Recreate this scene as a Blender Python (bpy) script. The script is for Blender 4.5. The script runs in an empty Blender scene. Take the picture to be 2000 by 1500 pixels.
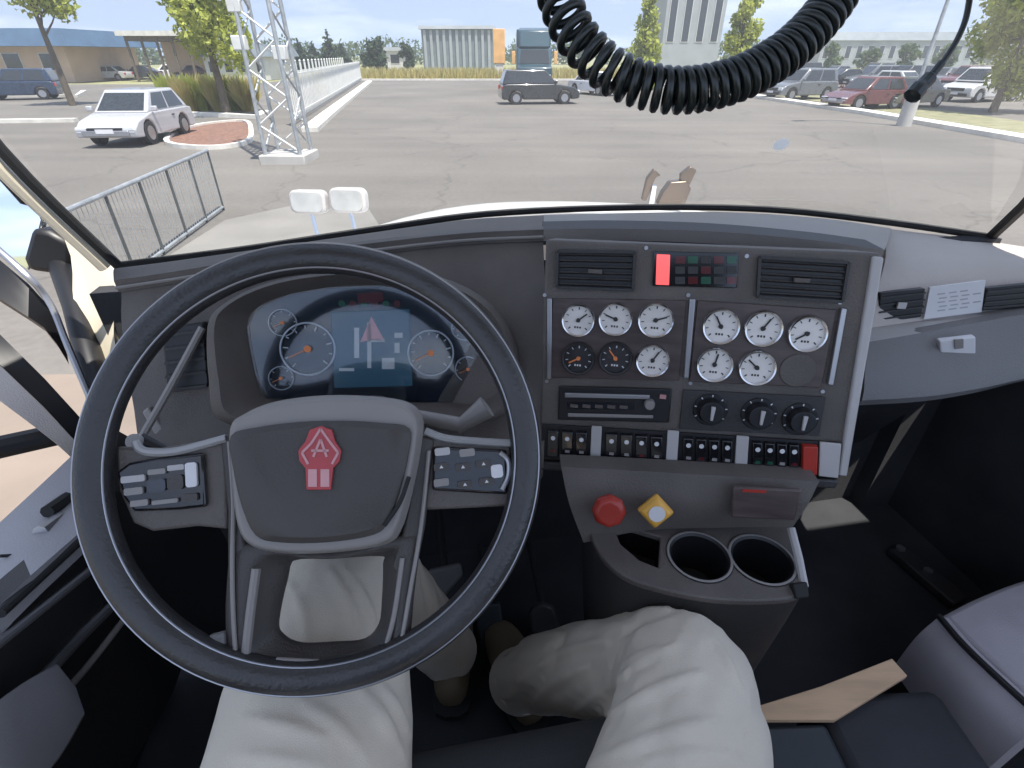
import bpy, bmesh, math, random
from math import sin, cos, pi, radians
from mathutils import Vector, Matrix, noise
random.seed(7)
S = bpy.context.scene
COL = S.collection

# ------------------------------------------------------------------ camera
FPX, PITCH, EYE = 1028.0, radians(32), Vector((0, 0, 2.45))
FW = Vector((0, cos(PITCH), -sin(PITCH))); UP = Vector((0, sin(PITCH), cos(PITCH))); RT = Vector((1, 0, 0))
cam = bpy.data.cameras.new('camera'); cam_o = bpy.data.objects.new('camera', cam); COL.objects.link(cam_o)
cam.sensor_width = 36; cam.lens = 36 * FPX / 2000; cam.clip_start = 0.02; cam.clip_end = 3000
cam_o.location = EYE; cam_o.rotation_euler = (radians(90) - PITCH, 0, 0)
S.camera = cam_o
# ------------------------------------------------------------------ world, sun, exposure
SUN_EL, SUN_AZ = radians(71), radians(-52)          # azimuth measured from +X towards +Y
w = bpy.data.worlds.new("World"); S.world = w; w.use_nodes = True
nt = w.node_tree; nt.nodes.clear()
sky = nt.nodes.new('ShaderNodeTexSky'); sky.sky_type = 'NISHITA'; sky.sun_disc = False
sky.sun_elevation = SUN_EL; sky.sun_rotation = pi / 2 - SUN_AZ
sky.air_density = 0.9; sky.dust_density = 0.1; sky.ozone_density = 3.0
bg = nt.nodes.new('ShaderNodeBackground'); bg.inputs[1].default_value = 0.13
ow = nt.nodes.new('ShaderNodeOutputWorld')
hs = nt.nodes.new('ShaderNodeHueSaturation'); hs.inputs['Saturation'].default_value = .70
# hazy summer sky: look the Nishita sky up a little above the true direction, with thin streaks of cloud
tcw = nt.nodes.new('ShaderNodeTexCoord'); va = nt.nodes.new('ShaderNodeVectorMath'); va.operation = 'ADD'; va.inputs[1].default_value = (0, 0, .26)
nt.links.new(tcw.outputs['Generated'], va.inputs[0]); vn = nt.nodes.new('ShaderNodeVectorMath'); vn.operation = 'NORMALIZE'; nt.links.new(va.outputs[0], vn.inputs[0]); nt.links.new(vn.outputs[0], sky.inputs['Vector'])
mpw = nt.nodes.new('ShaderNodeMapping'); mpw.inputs['Scale'].default_value = (2.2, 2.2, 13); mpw.inputs['Rotation'].default_value = (.05, .08, .4); nt.links.new(tcw.outputs['Generated'], mpw.inputs[0])
nzw = nt.nodes.new('ShaderNodeTexNoise'); nzw.inputs['Scale'].default_value = 1.6; nzw.inputs['Detail'].default_value = 9; nzw.inputs['Roughness'].default_value = .6; nt.links.new(mpw.outputs[0], nzw.inputs['Vector'])
rpw = nt.nodes.new('ShaderNodeMapRange'); rpw.inputs[1].default_value = .48; rpw.inputs[2].default_value = .78; rpw.inputs[3].default_value = 0; rpw.inputs[4].default_value = .65; nt.links.new(nzw.outputs[0], rpw.inputs[0])
mxw = nt.nodes.new('ShaderNodeMix'); mxw.data_type = 'RGBA'; nt.links.new(rpw.outputs[0], mxw.inputs[0]); mxw.inputs[7].default_value = (6.4, 6.6, 6.9, 1)
nt.links.new(sky.outputs[0], hs.inputs['Color']); nt.links.new(hs.outputs[0], mxw.inputs[6]); nt.links.new(mxw.outputs[2], bg.inputs[0]); nt.links.new(bg.outputs[0], ow.inputs[0])
sl = bpy.data.lights.new('sun', 'SUN'); sl.energy = 3.8; sl.angle = radians(0.5); sl.color = (1, 0.95, 0.87)
so = bpy.data.objects.new('sun', sl); COL.objects.link(so)
sd = Vector((cos(SUN_EL) * cos(SUN_AZ), cos(SUN_EL) * sin(SUN_AZ), sin(SUN_EL)))
so.rotation_euler = sd.to_track_quat('Z', 'Y').to_euler(); so.location = (30, 5, 60)
S.view_settings.view_transform = 'Standard'; S.view_settings.look = 'None'
S.view_settings.gamma = 1; S.view_settings.use_curve_mapping = False
S.view_settings.exposure = 1.12

# ------------------------------------------------------------------ geometry helpers
def ray(px, py): return FW + (px - 1000) / FPX * RT + (750 - py) / FPX * UP
def P(px, py, t): return EYE + ray(px, py) * t
def G(px, py, z=0.0):
    d = ray(px, py); return EYE + d * ((z - EYE.z) / d.z)
def atY(px, py, y):
    d = ray(px, py); return EYE + d * (y / d.y)

class Fr:
    """local frame: a along r, b along u, h along the normal"""
    def __init__(s, O, az=0, el=0, roll=0):
        a, e = radians(az), radians(el); s.O = Vector(O)
        s.n = Vector((sin(a) * cos(e), -cos(a) * cos(e), sin(e)))
        r = Vector((cos(a), sin(a), 0)); u = s.n.cross(r)
        k = radians(roll); s.r = r * cos(k) + u * sin(k); s.u = u * cos(k) - r * sin(k)
    def px(s, x, y):
        d = ray(x, y); t = (s.O - EYE).dot(s.n) / d.dot(s.n); p = EYE + d * t - s.O
        return (p.dot(s.r), p.dot(s.u))
    def w(s, a, b, h=0): return s.O + s.r * a + s.u * b + s.n * h
    def sub(s, a, b, h=0):
        f = Fr.__new__(Fr); f.O = s.w(a, b, h); f.n = s.n; f.r = s.r; f.u = s.u; return f
WORLD = Fr.__new__(Fr); WORLD.O = Vector((0, 0, 0)); WORLD.r = Vector((1, 0, 0)); WORLD.u = Vector((0, 1, 0)); WORLD.n = Vector((0, 0, 1))
def ground_frame(x, y, rz, z=0.0):
    f = Fr.__new__(Fr); f.O = Vector((x, y, z)); f.r = Vector((cos(rz), sin(rz), 0)); f.u = Vector((-sin(rz), cos(rz), 0)); f.n = Vector((0, 0, 1)); return f

def catmull(pts, n):
    pts = [Vector(p) for p in pts]; out = []
    e = [pts[0] * 2 - pts[1]] + pts + [pts[-1] * 2 - pts[-2]]
    for i in range(1, len(e) - 2):
        for k in range(n):
            t = k / n; p0, p1, p2, p3 = e[i - 1:i + 3]
            out.append(.5 * (2 * p1 + (p2 - p0) * t + (2 * p0 - 5 * p1 + 4 * p2 - p3) * t * t + (3 * p1 - p0 - 3 * p2 + p3) * t ** 3))
    out.append(pts[-1]); return out

class MB:
    def __init__(s): s.v = []; s.f = []; s.m = []
    def add(s, vs, fs, mi=0):
        o = len(s.v); s.v += [tuple(v) for v in vs]; s.f += [tuple(i + o for i in f) for f in fs]; s.m += [mi] * len(fs); return s
    def prism(s, fr, poly, h0, h1, inset=0, mi=0):
        n = len(poly)
        if sum(poly[i][0] * poly[(i + 1) % n][1] - poly[(i + 1) % n][0] * poly[i][1] for i in range(n)) < 0: poly = poly[::-1]
        cx = sum(p[0] for p in poly) / n; cy = sum(p[1] for p in poly) / n
        top = [(cx + (p[0] - cx) * (1 - inset), cy + (p[1] - cy) * (1 - inset)) for p in poly]
        vs = [fr.w(p[0], p[1], h0) for p in poly] + [fr.w(p[0], p[1], h1) for p in top]
        fs = [tuple(range(n - 1, -1, -1)), tuple(range(n, 2 * n))] + [(i, (i + 1) % n, n + (i + 1) % n, n + i) for i in range(n)]
        return s.add(vs, fs, mi)
    def box(s, fr, a0, a1, b0, b1, h0, h1, mi=0):
        return s.prism(fr, [(a0, b0), (a1, b0), (a1, b1), (a0, b1)], h0, h1, mi=mi)
    def ppoly(s, fr, pix, h0, h1, inset=0, mi=0): return s.prism(fr, [fr.px(*p) for p in pix], h0, h1, inset, mi)
    def cyl(s, fr, a, b, r, h0, h1, n=24, r2=None, mi=0):
        r2 = r if r2 is None else r2
        vs = [fr.w(a + r * cos(2 * pi * i / n), b + r * sin(2 * pi * i / n), h0) for i in range(n)] + \
             [fr.w(a + r2 * cos(2 * pi * i / n), b + r2 * sin(2 * pi * i / n), h1) for i in range(n)]
        fs = [tuple(range(n - 1, -1, -1)), tuple(range(n, 2 * n))] + [(i, (i + 1) % n, n + (i + 1) % n, n + i) for i in range(n)]
        return s.add(vs, fs, mi)
    def ring(s, fr, a, b, r0, r1, h0, h1, n=32, mi=0):
        pr = [(r0, h0), (r1, h0), (r1, h1), (r0, h1)]
        return s.lathe(fr, a, b, pr, n, mi=mi)
    def lathe(s, fr, a, b, prof, n=32, closed=True, mi=0):
        m = len(prof); vs = []; fs = []
        for i in range(n):
            c, q = cos(2 * pi * i / n), sin(2 * pi * i / n)
            for (r, h) in prof: vs.append(fr.w(a + r * c, b + r * q, h))
        for i in range(n):
            j = (i + 1) % n
            for k in range(m if closed else m - 1):
                l = (k + 1) % m; fs.append((i * m + k, j * m + k, j * m + l, i * m + l))
        return s.add(vs, fs, mi)
    def torus(s, fr, a, b, R, r, n=96, m=16, sy=1.0, h=0, mi=0):
        pr = [(R + r * cos(2 * pi * k / m), h + r * sy * sin(2 * pi * k / m)) for k in range(m)]
        return s.lathe(fr, a, b, pr, n, mi=mi)
    def tube(s, pts, r, m=8, cap=True, mi=0):
        pts = [Vector(p) for p in pts]; n = len(pts)
        if not hasattr(r, '__len__'): r = [r] * n
        vs = []; T0 = (pts[1] - pts[0]).normalized(); N = T0.orthogonal().normalized()
        for i, p in enumerate(pts):
            T = (pts[min(i + 1, n - 1)] - pts[max(i - 1, 0)]).normalized()
            N = (N - T * N.dot(T)).normalized(); B = T.cross(N)
            for k in range(m): vs.append(p + (N * cos(2 * pi * k / m) + B * sin(2 * pi * k / m)) * r[i])
        fs = [(i * m + k, i * m + (k + 1) % m, (i + 1) * m + (k + 1) % m, (i + 1) * m + k) for i in range(n - 1) for k in range(m)]
        if cap: fs += [tuple(range(m - 1, -1, -1)), tuple(range((n - 1) * m, n * m))]
        return s.add(vs, fs, mi)
    def bar(s, p, q, wd, hd, upv=(0, 0, 1), mi=0):
        p = Vector(p); q = Vector(q); T = (q - p); L = T.length; T.normalize(); U = Vector(upv)
        N = T.cross(U)
        if N.length < 1e-4: N = T.orthogonal()
        N.normalize(); U = N.cross(T)
        vs = [e + N * a * wd / 2 + U * b * hd / 2 for e in (p, q) for a, b in ((-1, -1), (1, -1), (1, 1), (-1, 1))]
        return s.add(vs, [(3, 2, 1, 0), (4, 5, 6, 7), (0, 1, 5, 4), (1, 2, 6, 5), (2, 3, 7, 6), (3, 0, 4, 7)], mi)
    def grid(s, rows, thick=None, sub=1, mi=0):
        """rows of points -> smooth surface; thick = Vector offset for the back side"""
        if sub > 1:
            rows = [catmull(r, sub) for r in rows]
            cols = [catmull([r[j] for r in rows], sub) for j in range(len(rows[0]))]
            rows = [[c[i] for c in cols] for i in range(len(cols[0]))]
        R, Cn = len(rows), len(rows[0]); vs = [Vector(p) for r in rows for p in r]
        fs = [(i * Cn + j, i * Cn + j + 1, (i + 1) * Cn + j + 1, (i + 1) * Cn + j) for i in range(R - 1) for j in range(Cn - 1)]
        if thick is not None:
            o = len(vs); vs += [v + Vector(thick) for v in vs]
            fs += [tuple(o + k for k in reversed(f)) for f in fs]
            edge = [j for j in range(Cn)] + [i * Cn + Cn - 1 for i in range(1, R)] + [(R - 1) * Cn + j for j in range(Cn - 2, -1, -1)] + [i * Cn for i in range(R - 2, 0, -1)]
            for k in range(len(edge)):
                a, b = edge[k], edge[(k + 1) % len(edge)]; fs.append((b, a, a + o, b + o))
        return s.add(vs, fs, mi)

def rrect(a0, a1, b0, b1, r, n=5):
    out = []
    for cx, cy, st in ((a1 - r, b1 - r, 0), (a0 + r, b1 - r, 1), (a0 + r, b0 + r, 2), (a1 - r, b0 + r, 3)):
        for k in range(n + 1):
            t = (st + k / n) * pi / 2; out.append((cx + r * cos(t), cy + r * sin(t)))
    return out
def smooth_poly(pts, n=5):
    m = len(pts); out = []
    for i in range(m):
        p0, p1, p2, p3 = [Vector((*pts[(i + k) % m], 0)) for k in (-1, 0, 1, 2)]
        for k in range(n):
            t = k / n; q = .5 * (2 * p1 + (p2 - p0) * t + (2 * p0 - 5 * p1 + 4 * p2 - p3) * t * t + (3 * p1 - p0 - 3 * p2 + p3) * t ** 3)
            out.append((q.x, q.y))
    return out

def obj(name, mb, mats, parent=None, bevel=0, ang=35, label=None, kind=None, seg=2):
    me = bpy.data.meshes.new(name); me.from_pydata(mb.v, [], mb.f); me.validate(); 
    if not isinstance(mats, (list, tuple)): mats = [mats]
    for m in mats: me.materials.append(m)
    if len(mats) > 1 and len(me.polygons) == len(mb.m): me.polygons.foreach_set('material_index', mb.m)
    bm = bmesh.new(); bm.from_mesh(me); bmesh.ops.recalc_face_normals(bm, faces=bm.faces); bm.to_mesh(me); bm.free()
    me.polygons.foreach_set('use_smooth', [True] * len(me.polygons)); me.set_sharp_from_angle(angle=radians(ang))
    o = bpy.data.objects.new(name, me); COL.objects.link(o)
    if parent:
        o.parent = parent; o.matrix_parent_inverse = parent_world(parent).inverted()
    if bevel:
        b = o.modifiers.new('bevel', 'BEVEL'); b.width = bevel; b.segments = seg; b.limit_method = 'ANGLE'; b.angle_limit = radians(40); b.harden_normals = False
    if label: o['label'] = label
    if kind: o['kind'] = kind
    return o
def parent_world(p):
    m = Matrix.LocRotScale(p.location, p.rotation_euler, p.scale)
    return (parent_world(p.parent) @ p.matrix_parent_inverse @ m) if p.parent else m
def thing(name, label, cat, loc=(0, 0, 0), rz=0, group=None):
    o = bpy.data.objects.new(name, None); COL.objects.link(o); o.location = loc; o.rotation_euler = (0, 0, rz); o.empty_display_size = .1
    o['label'] = label; o['category'] = cat
    if group: o['group'] = group
    return o
def tag(o, label, cat, group=None):
    o['label'] = label; o['category'] = cat
    if group: o['group'] = group
    return o
def copy_tree(o, parent=None):
    c = o.copy(); COL.objects.link(c)
    if parent: c.parent = parent
    for ch in o.children: copy_tree(ch, c)
    return c

# ------------------------------------------------------------------ materials
def mat(name, col, rough=.6, metal=0, var=.15, scale=8, bump=0, bscale=None, spec=.5, coat=0, emit=None, col2=None, detail=6, sheen=0, stretch=None):
    m = bpy.data.materials.new(name); m.use_nodes = True; n = m.node_tree; b = n.nodes['Principled BSDF']
    b.inputs['Roughness'].default_value = rough; b.inputs['Metallic'].default_value = metal
    b.inputs['Specular IOR Level'].default_value = spec
    if coat: b.inputs['Coat Weight'].default_value = coat; b.inputs['Coat Roughness'].default_value = .08
    if sheen: b.inputs['Sheen Weight'].default_value = sheen
    tc = n.nodes.new('ShaderNodeTexCoord'); src = tc.outputs['Object']
    if stretch:
        mp = n.nodes.new('ShaderNodeMapping'); mp.inputs['Scale'].default_value = stretch; n.links.new(src, mp.inputs[0]); src = mp.outputs[0]
    nz = n.nodes.new('ShaderNodeTexNoise'); nz.inputs['Scale'].default_value = scale; nz.inputs['Detail'].default_value = detail
    n.links.new(src, nz.inputs['Vector'])
    rp = n.nodes.new('ShaderNodeValToRGB'); rp.color_ramp.elements[0].position = .3; rp.color_ramp.elements[1].position = .7
    c2 = col2 if col2 else [min(1, c * (1 + var)) for c in col]; c1 = col if col2 else [c * (1 - var) for c in col]
    rp.color_ramp.elements[0].color = (*c1, 1); rp.color_ramp.elements[1].color = (*c2, 1)
    n.links.new(nz.outputs[0], rp.inputs[0]); n.links.new(rp.outputs[0], b.inputs['Base Color'])
    if rough > .15:
        mr = n.nodes.new('ShaderNodeMapRange'); mr.inputs[3].default_value = max(.05, rough - .08); mr.inputs[4].default_value = min(1, rough + .08)
        n.links.new(nz.outputs[0], mr.inputs[0]); n.links.new(mr.outputs[0], b.inputs['Roughness'])
    if bump:
        nb = n.nodes.new('ShaderNodeTexNoise'); nb.inputs['Scale'].default_value = bscale or scale * 8; nb.inputs['Detail'].default_value = 3
        n.links.new(src, nb.inputs['Vector'])
        bp = n.nodes.new('ShaderNodeBump'); bp.inputs['Strength'].default_value = bump; bp.inputs['Distance'].default_value = .002
        n.links.new(nb.outputs[0], bp.inputs['Height']); n.links.new(bp.outputs[0], b.inputs['Normal'])
    if emit:
        b.inputs['Emission Color'].default_value = (*emit[0], 1); b.inputs['Emission Strength'].default_value = emit[1]
    return m
def glassy(name, tint=(1, 1, 1), refl=.06, rough=.02, veil=.0):
    m = bpy.data.materials.new(name); m.use_nodes = True; n = m.node_tree; n.nodes.clear()
    out = n.nodes.new('ShaderNodeOutputMaterial'); tr = n.nodes.new('ShaderNodeBsdfTransparent'); tr.inputs[0].default_value = (*tint, 1)
    gl = n.nodes.new('ShaderNodeBsdfGlossy'); gl.inputs['Roughness'].default_value = rough
    fr = n.nodes.new('ShaderNodeFresnel'); fr.inputs[0].default_value = 1.25
    mu = n.nodes.new('ShaderNodeMath'); mu.operation = 'ADD'; mu.inputs[1].default_value = refl * .3
    n.links.new(fr.outputs[0], mu.inputs[0])
    mx = n.nodes.new('ShaderNodeMixShader'); n.links.new(mu.outputs[0], mx.inputs[0]); n.links.new(tr.outputs[0], mx.inputs[1]); n.links.new(gl.outputs[0], mx.inputs[2])
    last = mx.outputs[0]
    if veil:  # pale scattering veil put into the glass for hazy glare
        df = n.nodes.new('ShaderNodeBsdfTranslucent'); df.inputs[0].default_value = (.8, .78, .74, 1)
        d2 = n.nodes.new('ShaderNodeBsdfDiffuse'); d2.inputs[0].default_value = (.8, .78, .74, 1)
        m1 = n.nodes.new('ShaderNodeMixShader'); n.links.new(df.outputs[0], m1.inputs[1]); n.links.new(d2.outputs[0], m1.inputs[2])
        tc = n.nodes.new('ShaderNodeTexCoord'); nz = n.nodes.new('ShaderNodeTexNoise'); nz.inputs['Scale'].default_value = 3; nz.inputs['Detail'].default_value = 8; n.links.new(tc.outputs['Object'], nz.inputs['Vector'])
        mr = n.nodes.new('ShaderNodeMapRange'); mr.inputs[1].default_value = .3; mr.inputs[2].default_value = .7; mr.inputs[3].default_value = veil * .6; mr.inputs[4].default_value = veil * 1.4; n.links.new(nz.outputs[0], mr.inputs[0])
        m2 = n.nodes.new('ShaderNodeMixShader'); n.links.new(mr.outputs[0], m2.inputs[0]); n.links.new(last, m2.inputs[1]); n.links.new(m1.outputs[0], m2.inputs[2]); last = m2.outputs[0]
    n.links.new(last, out.inputs[0]); return m
M = {}
M['dash'] = mat('dash_grain', (.122, .106, .095), .55, bump=.55, bscale=420, scale=9, var=.22, detail=10)
M['dashdark'] = mat('dash_dark', (.038, .036, .036), .5, bump=.4, bscale=420, scale=3)
M['black'] = mat('black_plastic', (.012, .012, .014), .42, scale=12)
M['gloss'] = mat('gloss_black', (.01, .01, .012), .12, coat=.6, scale=10)
M['wood'] = mat('panel_laminate', (.085, .062, .058), .36, scale=14, var=.3, stretch=(1, 1, 6))
M['lgrey'] = mat('light_grey_trim', (.48, .46, .45), .45, scale=6, var=.08, bump=.15, bscale=300)
M['pgrey'] = mat('passenger_dash', (.50, .45, .41), .6, bump=.5, bscale=380, scale=3, var=.08)
M['bluegrey'] = mat('glovebox_grey', (.185, .18, .18), .5, bump=.4, bscale=380, scale=3, var=.1)
M['chrome'] = mat('chrome', (.75, .75, .76), .2, metal=1, var=.03)
M['satin'] = mat('satin_metal', (.42, .42, .44), .35, metal=.85, var=.06)
M['leather'] = mat('wheel_leather', (.036, .035, .036), .34, bump=.4, bscale=260, scale=20, var=.2, spec=.6)
M['hub'] = mat('hub_plastic', (.066, .058, .053), .45, bump=.35, bscale=450, scale=5)
M['hubrim'] = mat('hub_rim_grey', (.27, .25, .235), .38, scale=5, var=.08)
M['spoketrim'] = mat('spoke_trim_grey', (.36, .355, .35), .4, metal=.3, var=.08)
M['red'] = mat('emblem_red', (.50, .035, .04), .3, coat=.4)
M['pinkw'] = mat('emblem_light', (.62, .32, .32), .3, metal=.3)
M['redknob'] = mat('red_knob', (.42, .035, .022), .35, coat=.2)
M['yelknob'] = mat('yellow_knob', (.80, .42, .06), .35, coat=.2)
M['redlamp'] = mat('red_lens', (.60, .09, .09), .2, coat=.5, emit=((1, .12, .12), .5))
M['dredlamp'] = mat('dark_red_lens', (.10, .008, .01), .2, coat=.5)
M['green'] = mat('green_lens', (.01, .09, .045), .25, coat=.4)
M['dial'] = mat('white_dial', (.80, .75, .70), .35, scale=30, var=.06, coat=.5)
M['dialdark'] = mat('dark_dial', (.045, .04, .042), .25, scale=30, coat=.6)
M['ink'] = mat('dark_ink', (.03, .03, .03), .6)
M['whiteink'] = mat('white_print', (.72, .72, .72), .5)
M['glint'] = bpy.data.materials.new('translucent_glint'); M['glint'].use_nodes = True; _n = M['glint'].node_tree
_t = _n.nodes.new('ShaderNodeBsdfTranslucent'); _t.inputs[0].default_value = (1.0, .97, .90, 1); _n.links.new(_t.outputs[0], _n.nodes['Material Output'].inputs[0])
M['sticker'] = mat('white_sticker', (.72, .71, .72), .55, var=.04)
M['lcd'] = mat('blue_lcd', (.012, .03, .05), .2, coat=.3, emit=((.03, .10, .18), .12))
M['dialblue'] = mat('cluster_face', (.012, .018, .03), .15, coat=.8)
M['amber'] = mat('orange_needle', (.8, .25, .08), .4)
M['seat'] = mat('seat_cloth', (.50, .46, .49), .85, bump=.6, bscale=500, scale=6, sheen=.2)
M['seatdark'] = mat('seat_dark', (.05, .053, .055), .7, bump=.5, bscale=400, scale=6)
M['floor'] = mat('rubber_floor', (.045, .046, .050), .9, bump=.4, bscale=150, scale=4, var=.3, spec=.12)
M['trouser'] = mat('khaki_twill', (.70, .625, .51), .9, bump=.35, bscale=700, scale=5, var=.06, sheen=.15)
M['shoe'] = mat('shoe_leather', (.16, .125, .075), .6, bump=.3)
M['shirt'] = mat('shirt_cloth', (.12, .14, .2), .9, bump=.3)
M['tan'] = mat('cardboard_tan', (.66, .45, .28), .75, scale=9, var=.12, bump=.2, stretch=(1, 6, 1))
M['slate'] = mat('slate_plastic', (.035, .042, .048), .55, bump=.3)
M['door'] = mat('door_vinyl', (.34, .33, .345), .5, bump=.4, bscale=350, scale=4, var=.08)
M['cream'] = mat('cream_paint', (.74, .66, .50), .35, coat=.5, var=.04, scale=3)
M['white'] = mat('white_paint', (.84, .83, .81), .3, coat=.6, var=.03, scale=3)
M['cord'] = mat('coil_cord', (.010, .016, .016), .32, scale=30, spec=.6)
M['rubber'] = mat('black_rubber', (.015, .015, .015), .7)
M['headliner'] = mat('headliner', (.72, .70, .66), .95, bump=.3)
M['glass'] = glassy('windscreen_glass', (.97, .985, .98), veil=.06)
M['mirrorpale'] = mat('pale_mirror', (.72, .71, .68), .38, metal=.6, var=.1, scale=20)  # pale reflection put into a rough grey finish
M['mirror'] = mat('mirror_glass', (.85, .88, .9), .03, metal=1, var=.01)
# outdoor
M['concrete'] = mat('concrete', (.46, .44, .41), .9, scale=1.5, var=.15, bump=.5, bscale=30)
M['kerb'] = mat('kerb_concrete', (.66, .63, .57), .85, scale=2, var=.15, bump=.4, bscale=30)
M['steel'] = mat('galvanised', (.42, .44, .45), .5, metal=.6, scale=6, var=.2)
M['whitepaint'] = mat('fence_paint', (.66, .66, .63), .5, scale=3, var=.1)
M['darksteel'] = mat('dark_steel', (.10, .11, .11), .5, metal=.4, scale=6)
M['bark'] = mat('bark', (.12, .095, .07), .9, scale=5, var=.3, bump=.8, bscale=25)
M['mulch'] = mat('mulch', (.20, .11, .08), .95, scale=10, var=.4, bump=1, bscale=60)
M['carglass'] = mat('car_glass', (.03, .035, .04), .06, coat=.5)
M['tyre'] = mat('tyre', (.02, .02, .02), .8)
M['lens'] = mat('headlamp_lens', (.7, .72, .75), .1, coat=1)
M['rlens'] = mat('tail_lens', (.4, .02, .02), .2, coat=.6)
M['roofblue'] = mat('blue_roof', (.05, .10, .17), .6, scale=1, var=.15)
M['tanwall'] = mat('tan_wall', (.62, .45, .32), .85, scale=.6, var=.1)
M['greywall'] = mat('grey_wall', (.34, .36, .38), .8, scale=.5, var=.1)
M['louvre'] = mat('louvre_metal', (.17, .20, .22), .5, scale=.7, var=.15)
M['palewall'] = mat('pale_wall', (.60, .59, .57), .85, scale=.6, var=.08)
M['orange'] = mat('orange_paint', (.75, .42, .16), .6, scale=1)
def leafmat(name, c, c2):
    m = mat(name, c, .6, col2=c2, scale=1.3, detail=3); n = m.node_tree; b = n.nodes['Principled BSDF']
    tl = n.nodes.new('ShaderNodeBsdfTranslucent'); n.links.new(b.inputs['Base Color'].links[0].from_socket, tl.inputs[0])
    mx = n.nodes.new('ShaderNodeMixShader'); mx.inputs[0].default_value = .4; out = n.nodes['Material Output']
    n.links.new(b.outputs[0], mx.inputs[1]); n.links.new(tl.outputs[0], mx.inputs[2]); n.links.new(mx.outputs[0], out.inputs[0]); return m
M['leafy'] = leafmat('leaf_yellow_green', (.26, .31, .05), (.55, .58, .12))
M['leafd'] = leafmat('leaf_dark', (.035, .06, .03), (.07, .11, .05))
M['leafm'] = leafmat('leaf_mid', (.06, .10, .035), (.13, .18, .06))
M['drygrass'] = leafmat('dry_grass', (.55, .43, .18), (.42, .40, .14))
# ground with real extent
def asphalt():
    m = mat('asphalt', (.156, .143, .128), .9, scale=.18, var=.16, bump=.6, bscale=60, detail=8)
    n = m.node_tree; b = n.nodes['Principled BSDF']; old = b.inputs['Base Color'].links[0].from_socket
    tc = n.nodes.new('ShaderNodeTexCoord')
    fine = n.nodes.new('ShaderNodeTexNoise'); fine.inputs['Scale'].default_value = 9; fine.inputs['Detail'].default_value = 9
    n.links.new(tc.outputs['Object'], fine.inputs['Vector'])
    mp = n.nodes.new('ShaderNodeMapping'); mp.inputs['Scale'].default_value = (.05, .9, 1); n.links.new(tc.outputs['Object'], mp.inputs[0])
    st = n.nodes.new('ShaderNodeTexNoise'); st.inputs['Scale'].default_value = 1.0; st.inputs['Detail'].default_value = 5; n.links.new(mp.outputs[0], st.inputs['Vector'])
    a = n.nodes.new('ShaderNodeMath'); a.operation = 'ADD'; n.links.new(fine.outputs[0], a.inputs[0]); n.links.new(st.outputs[0], a.inputs[1])
    mr = n.nodes.new('ShaderNodeMapRange'); mr.inputs[1].default_value = .6; mr.inputs[2].default_value = 1.4; mr.inputs[3].default_value = .82; mr.inputs[4].default_value = 1.18
    n.links.new(a.outputs[0], mr.inputs[0])
    mx = n.nodes.new('ShaderNodeVectorMath'); mx.operation = 'SCALE'; n.links.new(old, mx.inputs[0]); n.links.new(mr.outputs[0], mx.inputs['Scale'])
    vo = n.nodes.new('ShaderNodeTexVoronoi'); vo.feature = 'DISTANCE_TO_EDGE'; vo.inputs['Scale'].default_value = .16
    wn = n.nodes.new('ShaderNodeTexNoise'); wn.inputs['Scale'].default_value = .7; wn.inputs['Detail'].default_value = 6; n.links.new(tc.outputs['Object'], wn.inputs['Vector'])
    wa = n.nodes.new('ShaderNodeVectorMath'); wa.operation = 'MULTIPLY_ADD'; wa.inputs[1].default_value = (2.2, 2.2, 0); n.links.new(wn.outputs['Color'], wa.inputs[0]); n.links.new(tc.outputs['Object'], wa.inputs[2]); n.links.new(wa.outputs[0], vo.inputs['Vector'])
    ck = n.nodes.new('ShaderNodeMapRange'); ck.inputs[1].default_value = .002; ck.inputs[2].default_value = .008; ck.inputs[3].default_value = .80; ck.inputs[4].default_value = 1; n.links.new(vo.outputs[0], ck.inputs[0])
    ol = n.nodes.new('ShaderNodeTexNoise'); ol.inputs['Scale'].default_value = .9; ol.inputs['Detail'].default_value = 3; n.links.new(tc.outputs['Object'], ol.inputs['Vector'])
    om = n.nodes.new('ShaderNodeMapRange'); om.inputs[1].default_value = .66; om.inputs[2].default_value = .76; om.inputs[3].default_value = 1; om.inputs[4].default_value = .72; n.links.new(ol.outputs[0], om.inputs[0])
    pm = n.nodes.new('ShaderNodeMath'); pm.operation = 'MULTIPLY'; n.links.new(ck.outputs[0], pm.inputs[0]); n.links.new(om.outputs[0], pm.inputs[1])
    m3 = n.nodes.new('ShaderNodeVectorMath'); m3.operation = 'SCALE'; n.links.new(mx.outputs[0], m3.inputs[0]); n.links.new(pm.outputs[0], m3.inputs['Scale'])
    n.links.new(m3.outputs[0], b.inputs['Base Color']); return m
M['asphalt'] = asphalt()
M['field'] = mat('dry_field', (.34, .30, .17), .95, scale=.06, col2=(.22, .25, .10), bump=.5, bscale=5)

# ================================================================== SETTING OUTSIDE
def sheet(name, pts, z, m, th=None):
    mb = MB(); mb.add([(p[0], p[1], z) for p in pts], [tuple(range(len(pts)))])
    return obj(name, mb, m, kind='structure')
sheet('ground', [(-900, -300), (900, -300), (900, 1800), (-900, 1800)], -0.03, M['field'])
lot_far = G(730, 157).y
sheet('asphalt_lot', [(-26, -25), (60, -25), (60, lot_far), (-26, lot_far)], 0, M['asphalt'])
sheet('side_road', [(-120, -10), (-26, -10), (-26, 60), (-120, 60)], -0.006, M['asphalt'])
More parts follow.
